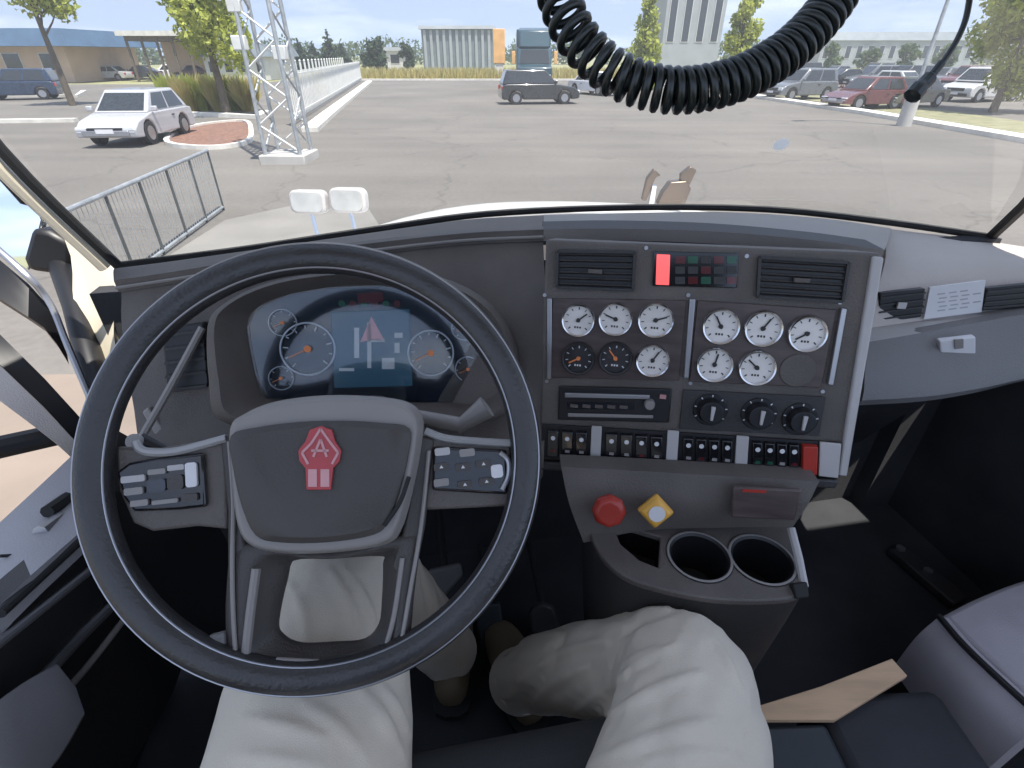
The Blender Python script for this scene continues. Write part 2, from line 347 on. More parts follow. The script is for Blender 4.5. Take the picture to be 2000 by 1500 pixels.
# pale paving beside the truck
def gp(px, py): v = G(px, py); return (v.x, v.y)
M['beige'] = mat('beige_paving', (.23, .185, .15), .9, scale=1.2, var=.15, bump=.5, bscale=40)
sheet('pale_paving', [(-12, .2), (-1.45, .2), (-1.6, 3.0), (-3.1, 4.1), (-12, 3.9)], 0.005, M['beige'])
M['pale'] = mat('pale_worn_asphalt', (.22, .208, .19), .9, scale=.8, var=.16, bump=.5, bscale=60, detail=9)
sheet('pale_apron', [gp(330, 500), gp(440, 430), gp(570, 402), gp(720, 408), gp(760, 470), gp(700, 620), gp(420, 640)], 0.005, M['pale'])

def kerb(name, pts, wd=.35, h=.14, m='kerb'):
    mb = MB(); L = [Vector((*p, 0)) for p in pts]; n = len(L); a = []; b = []
    for i, p in enumerate(L):
        T = (L[min(i + 1, n - 1)] - L[max(i - 1, 0)]).normalized(); N = Vector((-T.y, T.x, 0)); a.append(p - N * wd / 2); b.append(p + N * wd / 2)
    for i in range(n - 1):
        vs = [a[i], a[i + 1], b[i + 1], b[i]]; vs = [v + Vector((0, 0, -.02)) for v in vs] + [v + Vector((0, 0, h)) for v in vs]
        mb.add(vs, [(3, 2, 1, 0), (4, 5, 6, 7), (0, 1, 5, 4), (1, 2, 6, 5), (2, 3, 7, 6), (3, 0, 4, 7)])
    return obj(name, mb, M[m], kind='structure')
kerb('kerb_fence_side', [gp(722, 161), gp(680, 195), gp(640, 228), gp(606, 258)], .6, .16)
kerb('kerb_right', [gp(1300, 168), gp(1460, 188), gp(1700, 224), gp(2000, 276), gp(2300, 330)], .85, .16)
sheet('grass_verge', [gp(1300, 163), gp(1470, 181), gp(1700, 214), gp(2000, 262), gp(2300, 312), (60, 14), (60, 19), gp(2300, 290), gp(2000, 238), gp(1700, 196), gp(1470, 172)], 0.02, mat('verge_grass', (.17, .17, .09), .95, scale=2, col2=(.30, .28, .17), bump=1, bscale=40))
kerb('kerb_far', [(-22, lot_far), (60, lot_far)], .5, .16)
kerb('kerb_island', [gp(366, 226), gp(430, 228), gp(505, 232), gp(520, 222)], .5, .16)
kerb('kerb_road_near', [gp(-200, 246), gp(0, 240), gp(150, 238)], .35, .14)
kerb('kerb_road_far', [gp(-200, 190), gp(0, 187), gp(150, 190), gp(165, 180)], .35, .14)
isl = [gp(*p) for p in ((330, 284), (345, 262), (400, 246), (478, 240), (492, 262), (480, 282), (410, 292))]
sheet('mulch_bed', smooth_poly(isl, 4), .05, M['mulch'])
kerb('kerb_mulch_bed', smooth_poly(isl, 4) + [smooth_poly(isl, 4)[0]], .16, .12)

# leaves: many small two-triangle faces through an uneven volume
def leaf_cloud(blobs, n, size, rnd, flat=.5):
    vs = []; fs = []
    wt = [b[3] ** 2 for b in blobs]
    for i in range(n):
        bx, by, bz, br, bs = rnd.choices(blobs, wt)[0]
        while True:
            d = Vector((rnd.uniform(-1, 1), rnd.uniform(-1, 1), rnd.uniform(-1, 1)))
            if .35 < d.length < 1: break
        d = d * (.75 + .35 * noise.noise(d * 2.3 + Vector((bx, by, bz))))
        p = Vector((bx + d.x * br, by + d.y * br, bz + d.z * br * bs))
        a = Vector((rnd.gauss(0, 1), rnd.gauss(0, 1), rnd.gauss(0, 1))).normalized(); b = a.orthogonal().normalized(); b.rotate(Matrix.Rotation(rnd.uniform(0, 6), 3, a))
        c = a.cross(b); s = size * rnd.uniform(.6, 1.4); o = len(vs)
        vs += [p - b * s, p - c * s * flat, p + b * s, p + c * s * flat]; fs.append((o, o + 1, o + 2, o + 3))
    m = MB(); m.add(vs, fs); return m
def tree(x, y, H, R, kind, label, lm='leafm', n=2200, leaf=.16, trunk_h=None, group=None, seed=1, name='broadleaf_tree', cat='tree'):
    rnd = random.Random(seed); t = thing(name, label, cat, (x, y, 0), 0, group)
    th = trunk_h if trunk_h is not None else H * .35
    tb = MB(); fr = ground_frame(x, y, 0); r0 = max(.06, H * .018)
    lean = rnd.uniform(-.02, .02) * H
    tb.tube([(x, y, -.1), (x + lean * .3, y, th * .6), (x + lean, y, H * .62), (x + lean, y, H * .86)], [r0 * 1.3, r0, r0 * .55, r0 * .15], 8)
    blobs = []
    if kind == 'round':
        for k in range(12):
            a = rnd.uniform(0, 2 * pi); zz = rnd.uniform(th, H * .9); q = (1 - abs((zz - (th + H) * .5) / (H - th)) * 1.1) * R * rnd.uniform(.25, .75)
            blobs.append((x + cos(a) * q, y + sin(a) * q, zz, R * rnd.uniform(.3, .5), .85))
        blobs.append((x, y, H * .66, R * .62, 1.1))
    elif kind == 'upright':
        for k in range(14):
            zz = th + (H - th) * k / 13; q = R * (1 - (k / 13) ** 1.6 * .75) * .45; a = k * 2.4
            blobs.append((x + cos(a) * q, y + sin(a) * q, zz, R * (.62 - .35 * k / 13), 1.25))
    else:
        for k in range(16):
            f = k / 15; zz = th + (H - th) * f; q = R * (1 - f) * .5; a = k * 2.4
            blobs.append((x + cos(a) * q, y + sin(a) * q, zz, R * (1 - f) * .62 + .12, .5))
    for k in range(7):
        b = rnd.choice(blobs); s = (x + lean * .5, y, rnd.uniform(th * .8, H * .6))
        tb.tube([s, ((s[0] + b[0]) / 2, (s[1] + b[1]) / 2, (s[2] + b[2]) / 2 - .05 * H * .2), b[:3]], [r0 * .45, r0 * .28, r0 * .08], 5)
    obj('trunk', tb, M['bark'], t); c = obj('crown', leaf_cloud(blobs, n, leaf, rnd), M[lm], t, ang=180)
    return t
def gx(px, y): return atY(px, 110, y).x
def ztop(py, y): return atY(1000, py, y).z
tree(gx(416, 28), 28, 8.8, 2.1, 'upright', 'yellow-green street tree with a full crown beside the lattice mast', 'leafy', 8000, .12, 3.0, 'young street trees', 3)
tree(gx(105, 34), 34, 8.2, 2.3, 'round', 'yellow-green street tree over the blue roofed building', 'leafy', 6000, .14, 4.0, 'young street trees', 4)
tree(gx(1985, 30), 30, 8.5, 4.0, 'round', 'broad green tree behind the parked cars on the far right', 'leafy', 14000, .14, 1.6, None, 5)
tree(gx(1258, 50), 50, 6.2, 1.9, 'upright', 'small slim tree inside the left of the cord loop', 'leafy', 3800, .17, .6, 'slim trees beyond the cord loop', 6)
tree(gx(1442, 50), 50, 9.5, 1.9, 'upright', 'tall slim tree inside the right of the cord loop', 'leafy', 5200, .17, .6, 'slim trees beyond the cord loop', 7)
for k, (px, py, d, rr) in enumerate(((612, 82, 120, 2.6), (645, 58, 118, 3.2), (668, 84, 124, 2.4), (586, 78, 112, 2.6))):
    tree(gx(px, d), d, ztop(py, d), rr, 'cone', ['dark conifer left of the tallest conifer', 'tallest dark conifer beyond the white fence', 'dark conifer right of the tallest conifer', 'outermost left dark conifer beside the lattice mast'][k], 'leafd', 1500, .4, .4, 'dark conifers beyond the white fence', 20 + k, 'conifer_tree')
tree(gx(731, 95), 95, ztop(72, 95), 2.8, 'round', 'dark rounded tree at the end of the white fence', 'leafd', 1600, .35, .8, None, 31)
tree(gx(797, 100), 100, ztop(80, 100), 1.7, 'round', 'small dark tree left of the grey louvred building', 'leafd', 900, .3, .8, None, 32)
for k, px in enumerate((1490, 1555, 1625, 1700, 1775, 1850)):
    tree(gx(px, 105 + 3 * (k % 2)), 105 + 3 * (k % 2), 3.4 + .5 * (k % 3), 2.6, 'round', 'low dark tree, number %s from the left in front of the long warehouse' % ['one', 'two', 'three', 'four', 'five', 'six'][k], 'leafm', 700, .35, .3, 'low trees in front of the long warehouse', 40 + k)

rndw = random.Random(77); wb = [(gx(px, 190) + rndw.uniform(-3, 3), 190 + rndw.uniform(-8, 8), rndw.uniform(1.0, 4.5), rndw.uniform(3.5, 6.5), .8) for px in range(-300, 2300, 22)]
o = obj('distant_wood', leaf_cloud(wb, 26000, .55, rndw), M['leafm'], ang=180, kind='stuff'); o['label'] = 'soft green line of distant trees along the horizon'; o['category'] = 'wood'
# dry grass bank and ornamental grass
def grass_stuff(name, label, cat, x0, x1, y0, y1, hgt, n, m, seed=2):
    rnd = random.Random(seed); vs = []; fs = []
    for i in range(n):
        x = rnd.uniform(x0, x1); y = rnd.uniform(y0, y1); h = hgt * rnd.uniform(.5, 1.2); a = rnd.uniform(0, pi); wv = h * .09
        lx, ly = rnd.gauss(0, h * .25), rnd.gauss(0, h * .25); o = len(vs)
        vs += [(x - cos(a) * wv, y - sin(a) * wv, 0), (x + cos(a) * wv, y + sin(a) * wv, 0), (x + lx, y + ly, h)]; fs.append((o, o + 1, o + 2))
    mb = MB(); mb.add(vs, fs); o = obj(name, mb, M[m], ang=180, kind='stuff'); o['label'] = label; o['category'] = cat; return o
grass_stuff('dry_grass', 'tall dry straw-coloured grass along the far end of the lot', 'grass', gx(690, 78), gx(1300, 78), lot_far + 1, lot_far + 12, 1.1, 9000, 'drygrass')
rnd = random.Random(9)
for k, px in enumerate((350, 378, 405, 432, 460, 488)):
    p = G(px, 216 + k % 2); vs = []; fs = []
    for i in range(420):
        a = rnd.uniform(0, 2 * pi); r = rnd.uniform(0, .35); h = rnd.uniform(.8, 1.75); l = rnd.uniform(.1, .65); wv = .03; o = len(vs)
        bx, by = p.x + cos(a) * r, p.y + sin(a) * r; c = a + pi / 2
        vs += [(bx - cos(c) * wv, by - sin(c) * wv, 0), (bx + cos(c) * wv, by + sin(c) * wv, 0), (bx + cos(a) * l * .5 + cos(c) * wv, by + sin(a) * l * .5, h * .7), (bx + cos(a) * l, by + sin(a) * l, h)]
        fs.append((o, o + 1, o + 2, o + 3))
    mb = MB(); mb.add(vs, fs); o = obj('grass_clump', mb, M['drygrass'] if k % 2 else M['leafy'], ang=180)
    tag(o, ['yellow-green clump at the left end of the grass row', 'straw clump second from left in the grass row', 'yellow-green clump third from left in the grass row', 'straw clump under the street tree crown in the grass row', 'yellow-green clump second from right in the grass row', 'straw clump nearest the lattice mast'][k], 'ornamental grass', 'ornamental grass clumps behind the island kerb')

# white fence on the left
t = thing('picket_fence', 'long white picket fence receding along the left kerb', 'fence', G(606, 250))
A, B = G(598, 246), G(716, 158); A.x -= .5; B.x -= .5; d = (B - A); L = d.length; d.normalize(); nrm = Vector((-d.y, d.x, 0))
post0 = None; k = 0; s_ = 0
while s_ < L:
    p = A + d * s_; mb = MB()
    if post0 is None:
        mb.box(ground_frame(p.x, p.y, math.atan2(d.y, d.x)), -.07, .07, -.07, .07, 0, 2.05); mb.prism(ground_frame(p.x, p.y, math.atan2(d.y, d.x)), [(-.09, -.09), (.09, -.09), (.09, .09), (-.09, .09)], 2.05, 2.16, .8)
        post0 = obj('post', mb, M['whitepaint'], t); base = p.copy()
    else:
        c = post0.copy(); COL.objects.link(c); c.parent = t; c.location = post0.location + (p - base)
    s_ += 2.4
for z in (.35, 1.75):
    mb = MB(); mb.bar(A + Vector((0, 0, z)), B + Vector((0, 0, z)), .05, .07); obj('rail', mb, M['whitepaint'], t)
mb = MB(); s_ = .15
while s_ < L:
    p = A + d * s_ + nrm * .05; mb.bar(p + Vector((0, 0, .12)), p + Vector((0, 0, 1.88)), .045, .025, d); s_ += .42
obj('picket', mb, M['whitepaint'], t, kind='stuff')

# lattice mast
p = G(568, 314); t = thing('lattice_mast', 'tapering galvanised lattice mast standing by the left kerb', 'mast', p)
Hm = 14; w0, w1 = .46, .20
def corner(i, z):
    s = w0 + (w1 - w0) * z / Hm; c = ((-1, -1), (1, -1), (1, 1), (-1, 1))[i % 4]; return Vector((p.x + c[0] * s, p.y + c[1] * s, z))
mb = MB(); mb.box(ground_frame(p.x, p.y, 0), -.6, .6, -.6, .6, -.1, .22); obj('footing', mb, M['concrete'], t, .03)
for i in range(4):
    mb = MB(); mb.tube([corner(i, .2), corner(i, Hm)], .055, 8); obj('leg', mb, M['steel'], t)
z = .3; nlev = 0
while z < 9 and nlev < 14:
    z2 = z + .62
    for i in range(4):
        mb = MB(); a, b = (i, i + 1) if nlev % 2 else (i + 1, i); mb.tube([corner(a, z), corner(b, z2)], .027, 6); obj('brace', mb, M['steel'] if i % 2 else M['whitepaint'], t)
    z = z2; nlev += 1
mb = MB()
while z < Hm - .6:
    z2 = z + .62
    for i in range(4): mb.tube([corner(i, z), corner(i + 1, z2)], .027, 5)
    z = z2
obj('upper_bracing', mb, M['steel'], t, kind='stuff')
for zz, dx in ((2.55, -.5), (2.35, .42), (3.3, -.42)):
    mb = MB(); f = ground_frame(p.x + dx, p.y - .35, 0); mb.box(f, -.16, .16, -.1, .1, zz, zz + .3); obj('equipment_box', mb, M['whitepaint'], t, .02)

# steel barrier in front left
def guard(x0p, x1p, yo):
    t = thing('steel_barrier', 'low grey steel barrier with thin posts near the front of the truck', 'barrier', G(430, 400))
    A = G(318, 500); B = G(462, 392); tl = []
    Z = Vector((0, 0, 1)); d = (B - A).normalized(); N = d.cross(Z)
    def top(px, py):
        r = ray(px, py); tt = (A - EYE).dot(N) / r.dot(N); return EYE + r * tt
    T0, T1 = top(120, 411), top(405, 296); h = (T1.z + T0.z) / 2; T0.z = h; T1.z = h; LB = A.copy(); LB.z = .06; RB = B.copy(); RB.z = .06
    mb = MB(); mb.tube([T0, T1], .028, 10); obj('top_rail', mb, M['steel'], t)
    T0b = T0.copy(); T0b.z = .06; mb = MB(); mb.tube([T0b, Vector((T1.x, T1.y, .06))], .022, 8); obj('bottom_rail', mb, M['steel'], t)
    Ln = (T1 - T0).length
    for k in range(6):
        q = T0.lerp(T1, k / 5); mb = MB(); mb.tube([(q.x, q.y, 0), (q.x, q.y, h)], .02, 8); obj('post', mb, M['darksteel'], t)
    for k in range(46):
        q = T0.lerp(T1, (k + .5) / 46); mb = MB(); mb.tube([(q.x, q.y, .06), (q.x, q.y, h)], .0045, 5); obj('infill_rod', mb, M['steel'], t)
guard(0, 0, 0)

# lamp post on the right with concrete footing
p = G(1764, 246); t = thing('lamp_post', 'grey lot lamp post on a tall round concrete footing by the right kerb', 'lamp post', p)
f = ground_frame(p.x, p.y, 0)
mb = MB(); mb.cyl(f, 0, 0, .27, -.1, .95, 28, .26); obj('footing', mb, M['concrete'], t, .03)
mb = MB(); mb.box(f, -.16, .16, -.16, .16, .95, .99); mb.cyl(f, 0, 0, .075, .99, 8.5, 16, .05); obj('pole', mb, M['steel'], t)
mb = MB(); mb.bar((p.x, p.y, 8.45), (p.x - 1.2, p.y - .3, 8.6), .06, .06); obj('arm', mb, M['steel'], t)
mb = MB(); mb.box(ground_frame(p.x - 1.5, p.y - .35, .24), -.35, .35, -.15, .15, 8.53, 8.66); obj('lamp_head', mb, M['darksteel'], t, .02)

# buildings
def bld(name, label, cat, px0, px1, y, pytop, dep, wall, roofm, win=None, roofh=.5, nwin=0, over=.5, z0=0, strips=0):
    x0, x1 = gx(px0, y), gx(px1, y); H = ztop(pytop, y); t = thing(name, label, cat, ((x0 + x1) / 2, y, 0))
    mb = MB(); mb.box(WORLD, x0, x1, y, y + dep, z0, H - roofh); obj('wall', mb, M[wall], t)
    mb = MB(); mb.prism(WORLD, [(x0 - over, y - over), (x1 + over, y - over), (x1 + over, y + dep + over), (x0 - over, y + dep + over)], H - roofh, H, .12 if roofh > 1 else .02); obj('roof', mb, M[roofm], t)
    for k in range(nwin):
        a = x0 + (x1 - x0) * (k + .28) / nwin; b = x0 + (x1 - x0) * (k + .72) / nwin; zb, zt = z0 + (H - roofh - z0) * .35, z0 + (H - roofh - z0) * .8
        mb = MB(); mb.box(WORLD, a - .1, b + .1, y - .06, y, zb - .1, zt + .1); w_ = obj('window', mb, M['palewall'], t)
        mb = MB(); mb.box(WORLD, a, b, y - .08, y - .062, zb, zt); obj('pane', mb, M['carglass'], w_)
    for k in range(strips):
        a = x0 + (x1 - x0) * (k + .3) / strips; mb = MB(); mb.box(WORLD, a, a + (x1 - x0) / strips * .4, y - .25, y - .002, .2, H - roofh - .1); obj('louvre_panel', mb, M['greywall'], t)
    return t
bld('louvred_building', 'dark grey building with upright louvre strips beyond the dry grass', 'building', 826, 962, 112, 50, 14, 'louvre', 'greywall', strips=11)
bld('low_shed', 'small pale shed beyond the dry grass left of the louvred building', 'building', 752, 790, 120, 92, 8, 'palewall', 'greywall', nwin=1, roofh=.6)
bld('blue_roofed_building', 'tan walled building under a wide blue hipped roof at far left', 'building', -160, 130, 64, 56, 12, 'tanwall', 'roofblue', roofh=1.5, nwin=4, over=2.4)
bld('long_warehouse', 'long low grey warehouse on the right horizon', 'building', 1600, 1900, 140, 62, 20, 'greywall', 'louvre', nwin=14, roofh=1.6, over=.4)
bld('grey_office', 'tall grey office block seen inside the cord loop', 'building', 1290, 1402, 90, -60, 16, 'greywall', 'louvre', nwin=4, roofh=.6)
bld('brown_house', 'pale walled house with a dark roof behind the picket fence', 'building', 395, 520, 70, 86, 9, 'palewall', 'louvre', nwin=4, roofh=1.2)
# pavilion
y = 66; x0, x1 = gx(255, y), gx(372, y); t = thing('pavilion', 'open pavilion with a flat pale roof on slim posts', 'pavilion', ((x0 + x1) / 2, y, 0))
Hh = ztop(60, y)
mb = MB(); mb.box(WORLD, x0 - .6, x1 + .4, y - .5, y + 6, Hh - .45, Hh); obj('roof', mb, M['kerb'], t)
mb = MB(); mb.box(WORLD, x0, x1, y + .2, y + 5.5, Hh - .9, Hh - .45); obj('ceiling_beam', mb, M['bark'], t)
mb = MB(); mb.box(WORLD, x0 + .5, x1 - .5, y + 5.5, y + 5.7, 0, Hh - .9); obj('rear_wall', mb, M['tanwall'], t)
for k in range(5):
    xx = x0 + (x1 - x0) * k / 4; mb = MB(); mb.box(WORLD, xx - .1, xx + .1, y, y + .2, 0, Hh - .9 + .45); obj('post', mb, M['bark'], t)
# orange sign pylon
y = 74; x = gx(975, y); t = thing('pylon_sign', 'upright plain orange pylon sign beyond the dark estate car', 'sign', (x, y, 0)); H = ztop(56, y)
mb = MB(); mb.box(WORLD, x - .7, x + .7, y, y + .4, 1.6, H); obj('panel', mb, M['orange'], t, .05)
mb = MB(); mb.box(WORLD, x - .45, x + .45, y + .1, y + .3, 0, 1.6); obj('base', mb, M['palewall'], t, .02)

# ------------------------------------------------------------------ vehicles
PAINT = {}
def paint(n, c):
    if n not in PAINT: PAINT[n] = mat('car_paint_' + n, c, .28, coat=.9, var=.04, scale=2)
    return PAINT[n]
def car(label, x, y, rz, colr, style='sedan', group=None, cat='car', name='parked_car'):
    Lh = {'sedan': 4.6, 'suv': 4.6, 'van': 4.9, 'hatch': 4.1, 'pickup': 5.4}[style]; W = {'van': 1.95, 'suv': 1.88, 'pickup': 1.95}.get(style, 1.78)
    H = {'sedan': 1.45, 'suv': 1.74, 'van': 1.85, 'hatch': 1.5, 'pickup': 1.85}[style]; belt = H * .58 + .04
    t = thing(name, label, cat, (x, y, 0), rz, group); f = ground_frame(x, y, rz)
    # side frame: a = length, b = height, h = across
    sf = Fr.__new__(Fr); sf.O = f.O; sf.r = f.r; sf.u = Vector((0, 0, 1)); sf.n = f.r.cross(Vector((0, 0, 1)))
    l = Lh / 2; wr = .34 if style != 'van' else .35; ax = (-l + .85, l - .9)
    hood = belt - .08
    pr = [(-l + .02, .35), (-l, .6), (-l + .08, belt - .04), (-l + .35, belt)]
    pr += [(l * .40, belt), (l - .35, hood - .10), (l - .06, hood - .28), (l, .55), (l - .04, .3)]
    for cxx in (ax[1], ax[0]):
        pr += [(cxx + (wr + .07) * cos(a), .32 + (wr + .07) * sin(a)) for a in [radians(k) for k in range(-8, 189, 28)]]
    pr.append((-l + .1, .26)); mb = MB(); mb.prism(sf, pr, -W / 2, W / 2); obj('body', mb, paint(*colr), t, .07, seg=3)
    cab = {'sedan': (-l * .78, l * .40, -l * .42, l * .06), 'suv': (-l * .97, l * .42, -l * .86, l * .10), 'van': (-l * .97, l * .62, -l * .92, l * .30), 'hatch': (-l * .92, l * .46, -l * .68, l * .1), 'pickup': (-l * .15, l * .42, -l * .08, l * .14)}[style]
    a0, a1, c0, c1 = cab; wb, wt = W / 2 - .05, W / 2 - .20
    lo = [(a0, -wb), (a1, -wb), (a1, wb), (a0, wb)]; hi = [(c0, -wt), (c1, -wt), (c1, wt), (c0, wt)]
    vs = [f.w(p[0], p[1], belt - .02) for p in lo] + [f.w(p[0], p[1], H) for p in hi]
    mb = MB(); mb.add(vs, [(3, 2, 1, 0), (4, 5, 6, 7)] + [(i, (i + 1) % 4, 4 + (i + 1) % 4, 4 + i) for i in range(4)]); obj('cabin', mb, paint(*colr), t, .06, seg=3)
    V = [Vector(v) for v in vs]
    def pane(i, j, u0, u1, nm):
        A0, A1, B1, B0 = V[i], V[j], V[4 + j], V[4 + i]; nn = (A1 - A0).cross(B0 - A0).normalized() * .012
        def q(u, v): return (A0.lerp(A1, u)).lerp(B0.lerp(B1, u), v)
        if nn.dot(q(.5, .5) - (f.w((a0 + a1) / 2, 0, (belt + H) / 2))) < 0: nn = -nn
        pts = [q(u0, .10), q(u1, .10), q(u1, .86), q(u0, .86)]
        m = MB(); m.add([p - nn for p in pts] + [p + nn for p in pts], [(0, 1, 2, 3), (4, 5, 6, 7), (0, 1, 5, 4), (1, 2, 6, 5), (2, 3, 7, 6), (3, 0, 4, 7)]); obj(nm, m, M['carglass'], t)
    pane(1, 2, .07, .93, 'windscreen'); pane(3, 0, .08, .92, 'rear_window')
    for (i, j) in ((0, 1), (2, 3)):
        if style == 'pickup': pane(i, j, .12, .85, 'side_window')
        else: pane(i, j, .12 if i == 0 else .10, .48, 'side_window'); pane(i, j, .52, .90, 'side_window')
    for s in (-1, 1):
        for axx in ax:
            g2 = sf.sub(axx, .34, s * (W / 2 - .12) * 1); hh = .11
            m = MB(); m.cyl(g2, 0, 0, .34, -hh, hh, 24); wv = obj('wheel', m, M['tyre'], t, .02)
            m = MB(); m.cyl(g2, 0, 0, .21, -s * -hh, s * (hh + .012) if s > 0 else -(hh + .012), 12); obj('rim', m, M['satin'], wv)
        m = MB(); m.box(f, l - .17, l - .012, s * (W / 2 - .2) - .17, s * (W / 2 - .2) + .17, hood - .40, hood - .24); obj('headlight', m, M['lens'], t, .02)
        m = MB(); m.box(f, -l - .005, -l + .12, s * (W / 2 - .2) - .14, s * (W / 2 - .2) + .14, belt - .32, belt - .10); obj('tail_light', m, M['rlens'], t, .02)
        m = MB(); m.box(f, l * .34, l * .34 + .12, s * (W / 2 + .10) - .09, s * (W / 2 + .10) + .09, belt + .02, belt + .17); obj('door_mirror', m, paint(*colr), t, .03)
        m = MB(); m.box(sf, -l * .30, -l * .30 + .16, belt - .2, belt - .16, s * W / 2 - .01, s * (W / 2 + .02)) if s > 0 else m.box(sf, -l * .30, -l * .30 + .16, belt - .2, belt - .16, -W / 2 - .02, -W / 2 + .01); obj('door_handle', m, M['black'], t)
    m = MB(); m.box(f, l - .06, l + .012, -.52, .52, hood - .42, hood - .26); obj('grille', m, M['black'], t)
    m = MB(); m.box(f, l - .08, l + .03, -W / 2 + .2, W / 2 - .2, .34, .50); obj('bumper', m, M['black' if style in ('van', 'suv') else 'satin'], t, .02)
    m = MB(); m.box(f, l + .03, l + .042, -.26, .26, .42, .54); obj('number_plate', m, M['sticker'], t)
    return t
def carat(label, px, py, heading, colr, style, off=0, **k):
    p = G(px, py); car(label, p.x, p.y + off, heading, colr, style, **k)
WH = ('white', (.78, .78, .80)); BL = ('black', (.02, .022, .025)); GY = ('grey', (.13, .14, .155)); RD = ('red', (.13, .04, .04)); BU = ('blue', (.012, .03, .07)); SV = ('silver', (.5, .5, .5)); OL = ('olive', (.09, .09, .06))
carat('white estate car facing the truck on the left side road', 206, 291, radians(-86), ('silverwhite', (.45, .45, .47)), 'hatch', off=2.1, name='parked_car')
carat('dark blue car at the far left below the tan wall', 22, 196, radians(-160), BU, 'suv', off=1)
carat('dark estate car stopped side-on in the middle of the lot', 1052, 204, radians(8), BL, 'suv', off=.8)
carat('white car half hidden behind the coiled cord, right of the dark estate car', 1170, 188, radians(-60), WH, 'sedan', off=2)
carat('dark grey car nearest the cord loop in the right-hand row', 1577, 197, radians(200), GY, 'suv', off=1.5)
carat('dark red car in the right-hand row', 1708, 216, radians(195), RD, 'hatch', off=1.2)
carat('low olive car right of the lamp post footing', 1812, 215, radians(205), OL, 'sedan', off=2.0)
carat('silver car behind the olive car', 1868, 196, radians(-70), SV, 'hatch', off=6)
carat('large silver car at the right edge of the photo', 1985, 205, radians(200), SV, 'van', off=3)
carat('dark red car behind the silver car at the right edge', 1935, 180, radians(200), RD, 'suv', off=3)
for k, (px, py, c, st, lb) in enumerate(((170, 160, SV, 'sedan', 'silver car below the blue roof'), (235, 158, BL, 'sedan', 'black car behind the white van'), (292, 156, WH, 'hatch', 'white hatchback below the pavilion'), (345, 158, RD, 'sedan', 'red car left of the street tree trunk'),
                                         (1530, 168, WH, 'hatch', 'white hatchback in the back row, first after the cord'), (1620, 172, SV, 'sedan', 'silver car in the back row behind the dark grey car'), (1690, 176, BL, 'sedan', 'black car in the back row behind the dark red car'), (1345, 140, GY, 'sedan', 'grey car seen low inside the cord loop'), (1400, 140, SV, 'suv', 'silver car seen low inside the cord loop'),
                                         (1755, 178, GY, 'suv', 'dark grey car in the back row just left of the lamp post'), (1822, 180, BL, 'suv', 'black car in the back row just right of the lamp post'), (1895, 172, GY, 'hatch', 'dark grey hatchback in the back row left of the broad tree'), (1590, 158, BL, 'suv', 'small distant black car in the third row right of the cord'), (1665, 160, GY, 'sedan', 'small distant dark grey car in the third row'), (1745, 160, OL, 'suv', 'small distant olive car in the third row by the lamp post'), (1950, 168, BL, 'sedan', 'black car in the back row behind the broad tree'))):
    carat(lb, px, py, radians(180 + 12 * (k % 3)), c, st, off=4)
# blue lorry facing us
y = 46; xa, xb = gx(1003, y), gx(1084, y); x = (xa + xb) / 2; t = thing('blue_lorry', 'tall blue lorry parked beyond the dark estate car', 'lorry', (x, y, 0)); H = ztop(52, y); hw = 1.25
f = ground_frame(x, y, -pi / 2)
sf = Fr.__new__(Fr); sf.O = f.O; sf.r = f.r; sf.u = Vector((0, 0, 1)); sf.n = f.r.cross(Vector((0, 0, 1)))
bluep = mat('lorry_blue', (.02, .06, .085), .4, coat=.5, var=.08, scale=1)
mb = MB(); mb.prism(sf, [(1.9, .5), (1.9, 1.7), (.6, 1.85), (.2, 2.9), (-1.6, 3.0), (-1.6, .5)], -hw, hw); obj('cab', mb, bluep, t, .08)
mb = MB(); mb.prism(sf, [(.3, 2.9), (-.1, H - .2), (-1.6, H), (-1.6, 2.9)], -hw + .1, hw - .1); obj('roof_fairing', mb, bluep, t, .12)
mb = MB(); mb.box(f, -10, -1.8, -hw - .05, hw + .05, 1.0, H - .1); obj('cargo_box', mb, bluep, t, .04)
mb = MB(); mb.add([f.w(.615, -1.1, 1.92), f.w(.615, 1.1, 1.92), f.w(.25, 1.0, 2.8), f.w(.25, -1.0, 2.8), f.w(.58, -1.1, 1.90), f.w(.58, 1.1, 1.90), f.w(.2, 1.0, 2.8), f.w(.2, -1.0, 2.8)], [(0, 1, 2, 3), (7, 6, 5, 4), (0, 1, 5, 4), (1, 2, 6, 5), (2, 3, 7, 6), (3, 0, 4, 7)]); obj('windscreen', mb, M['carglass'], t)
mb = MB(); mb.box(f, 1.9, 1.94, -.6, .6, .8, 1.6); obj('grille', mb, M['chrome'], t)
mb = MB(); mb.box(f, 1.8, 2.05, -hw, hw, .35, .7); obj('bumper', mb, M['chrome'], t, .04)
for s in (-1, 1):
    mb = MB(); mb.box(f, 1.86, 1.95, s * .95 - .18, s * .95 + .18, .95, 1.25); obj('headlight', mb, M['lens'], t, .02)
    for a in (1.1, -5.5, -8.5):
        mb = MB(); mb.cyl(sf.sub(a, .5, s * 1.1), 0, 0, .5, -.14, .14, 20); obj('wheel', mb, M['tyre'], t, .03)
    mb = MB(); mb.box(f, .55, .65, s * 1.55 - .12, s * 1.55 + .12, 1.9, 2.7); obj('mirror', mb, M['orange'], t, .03)

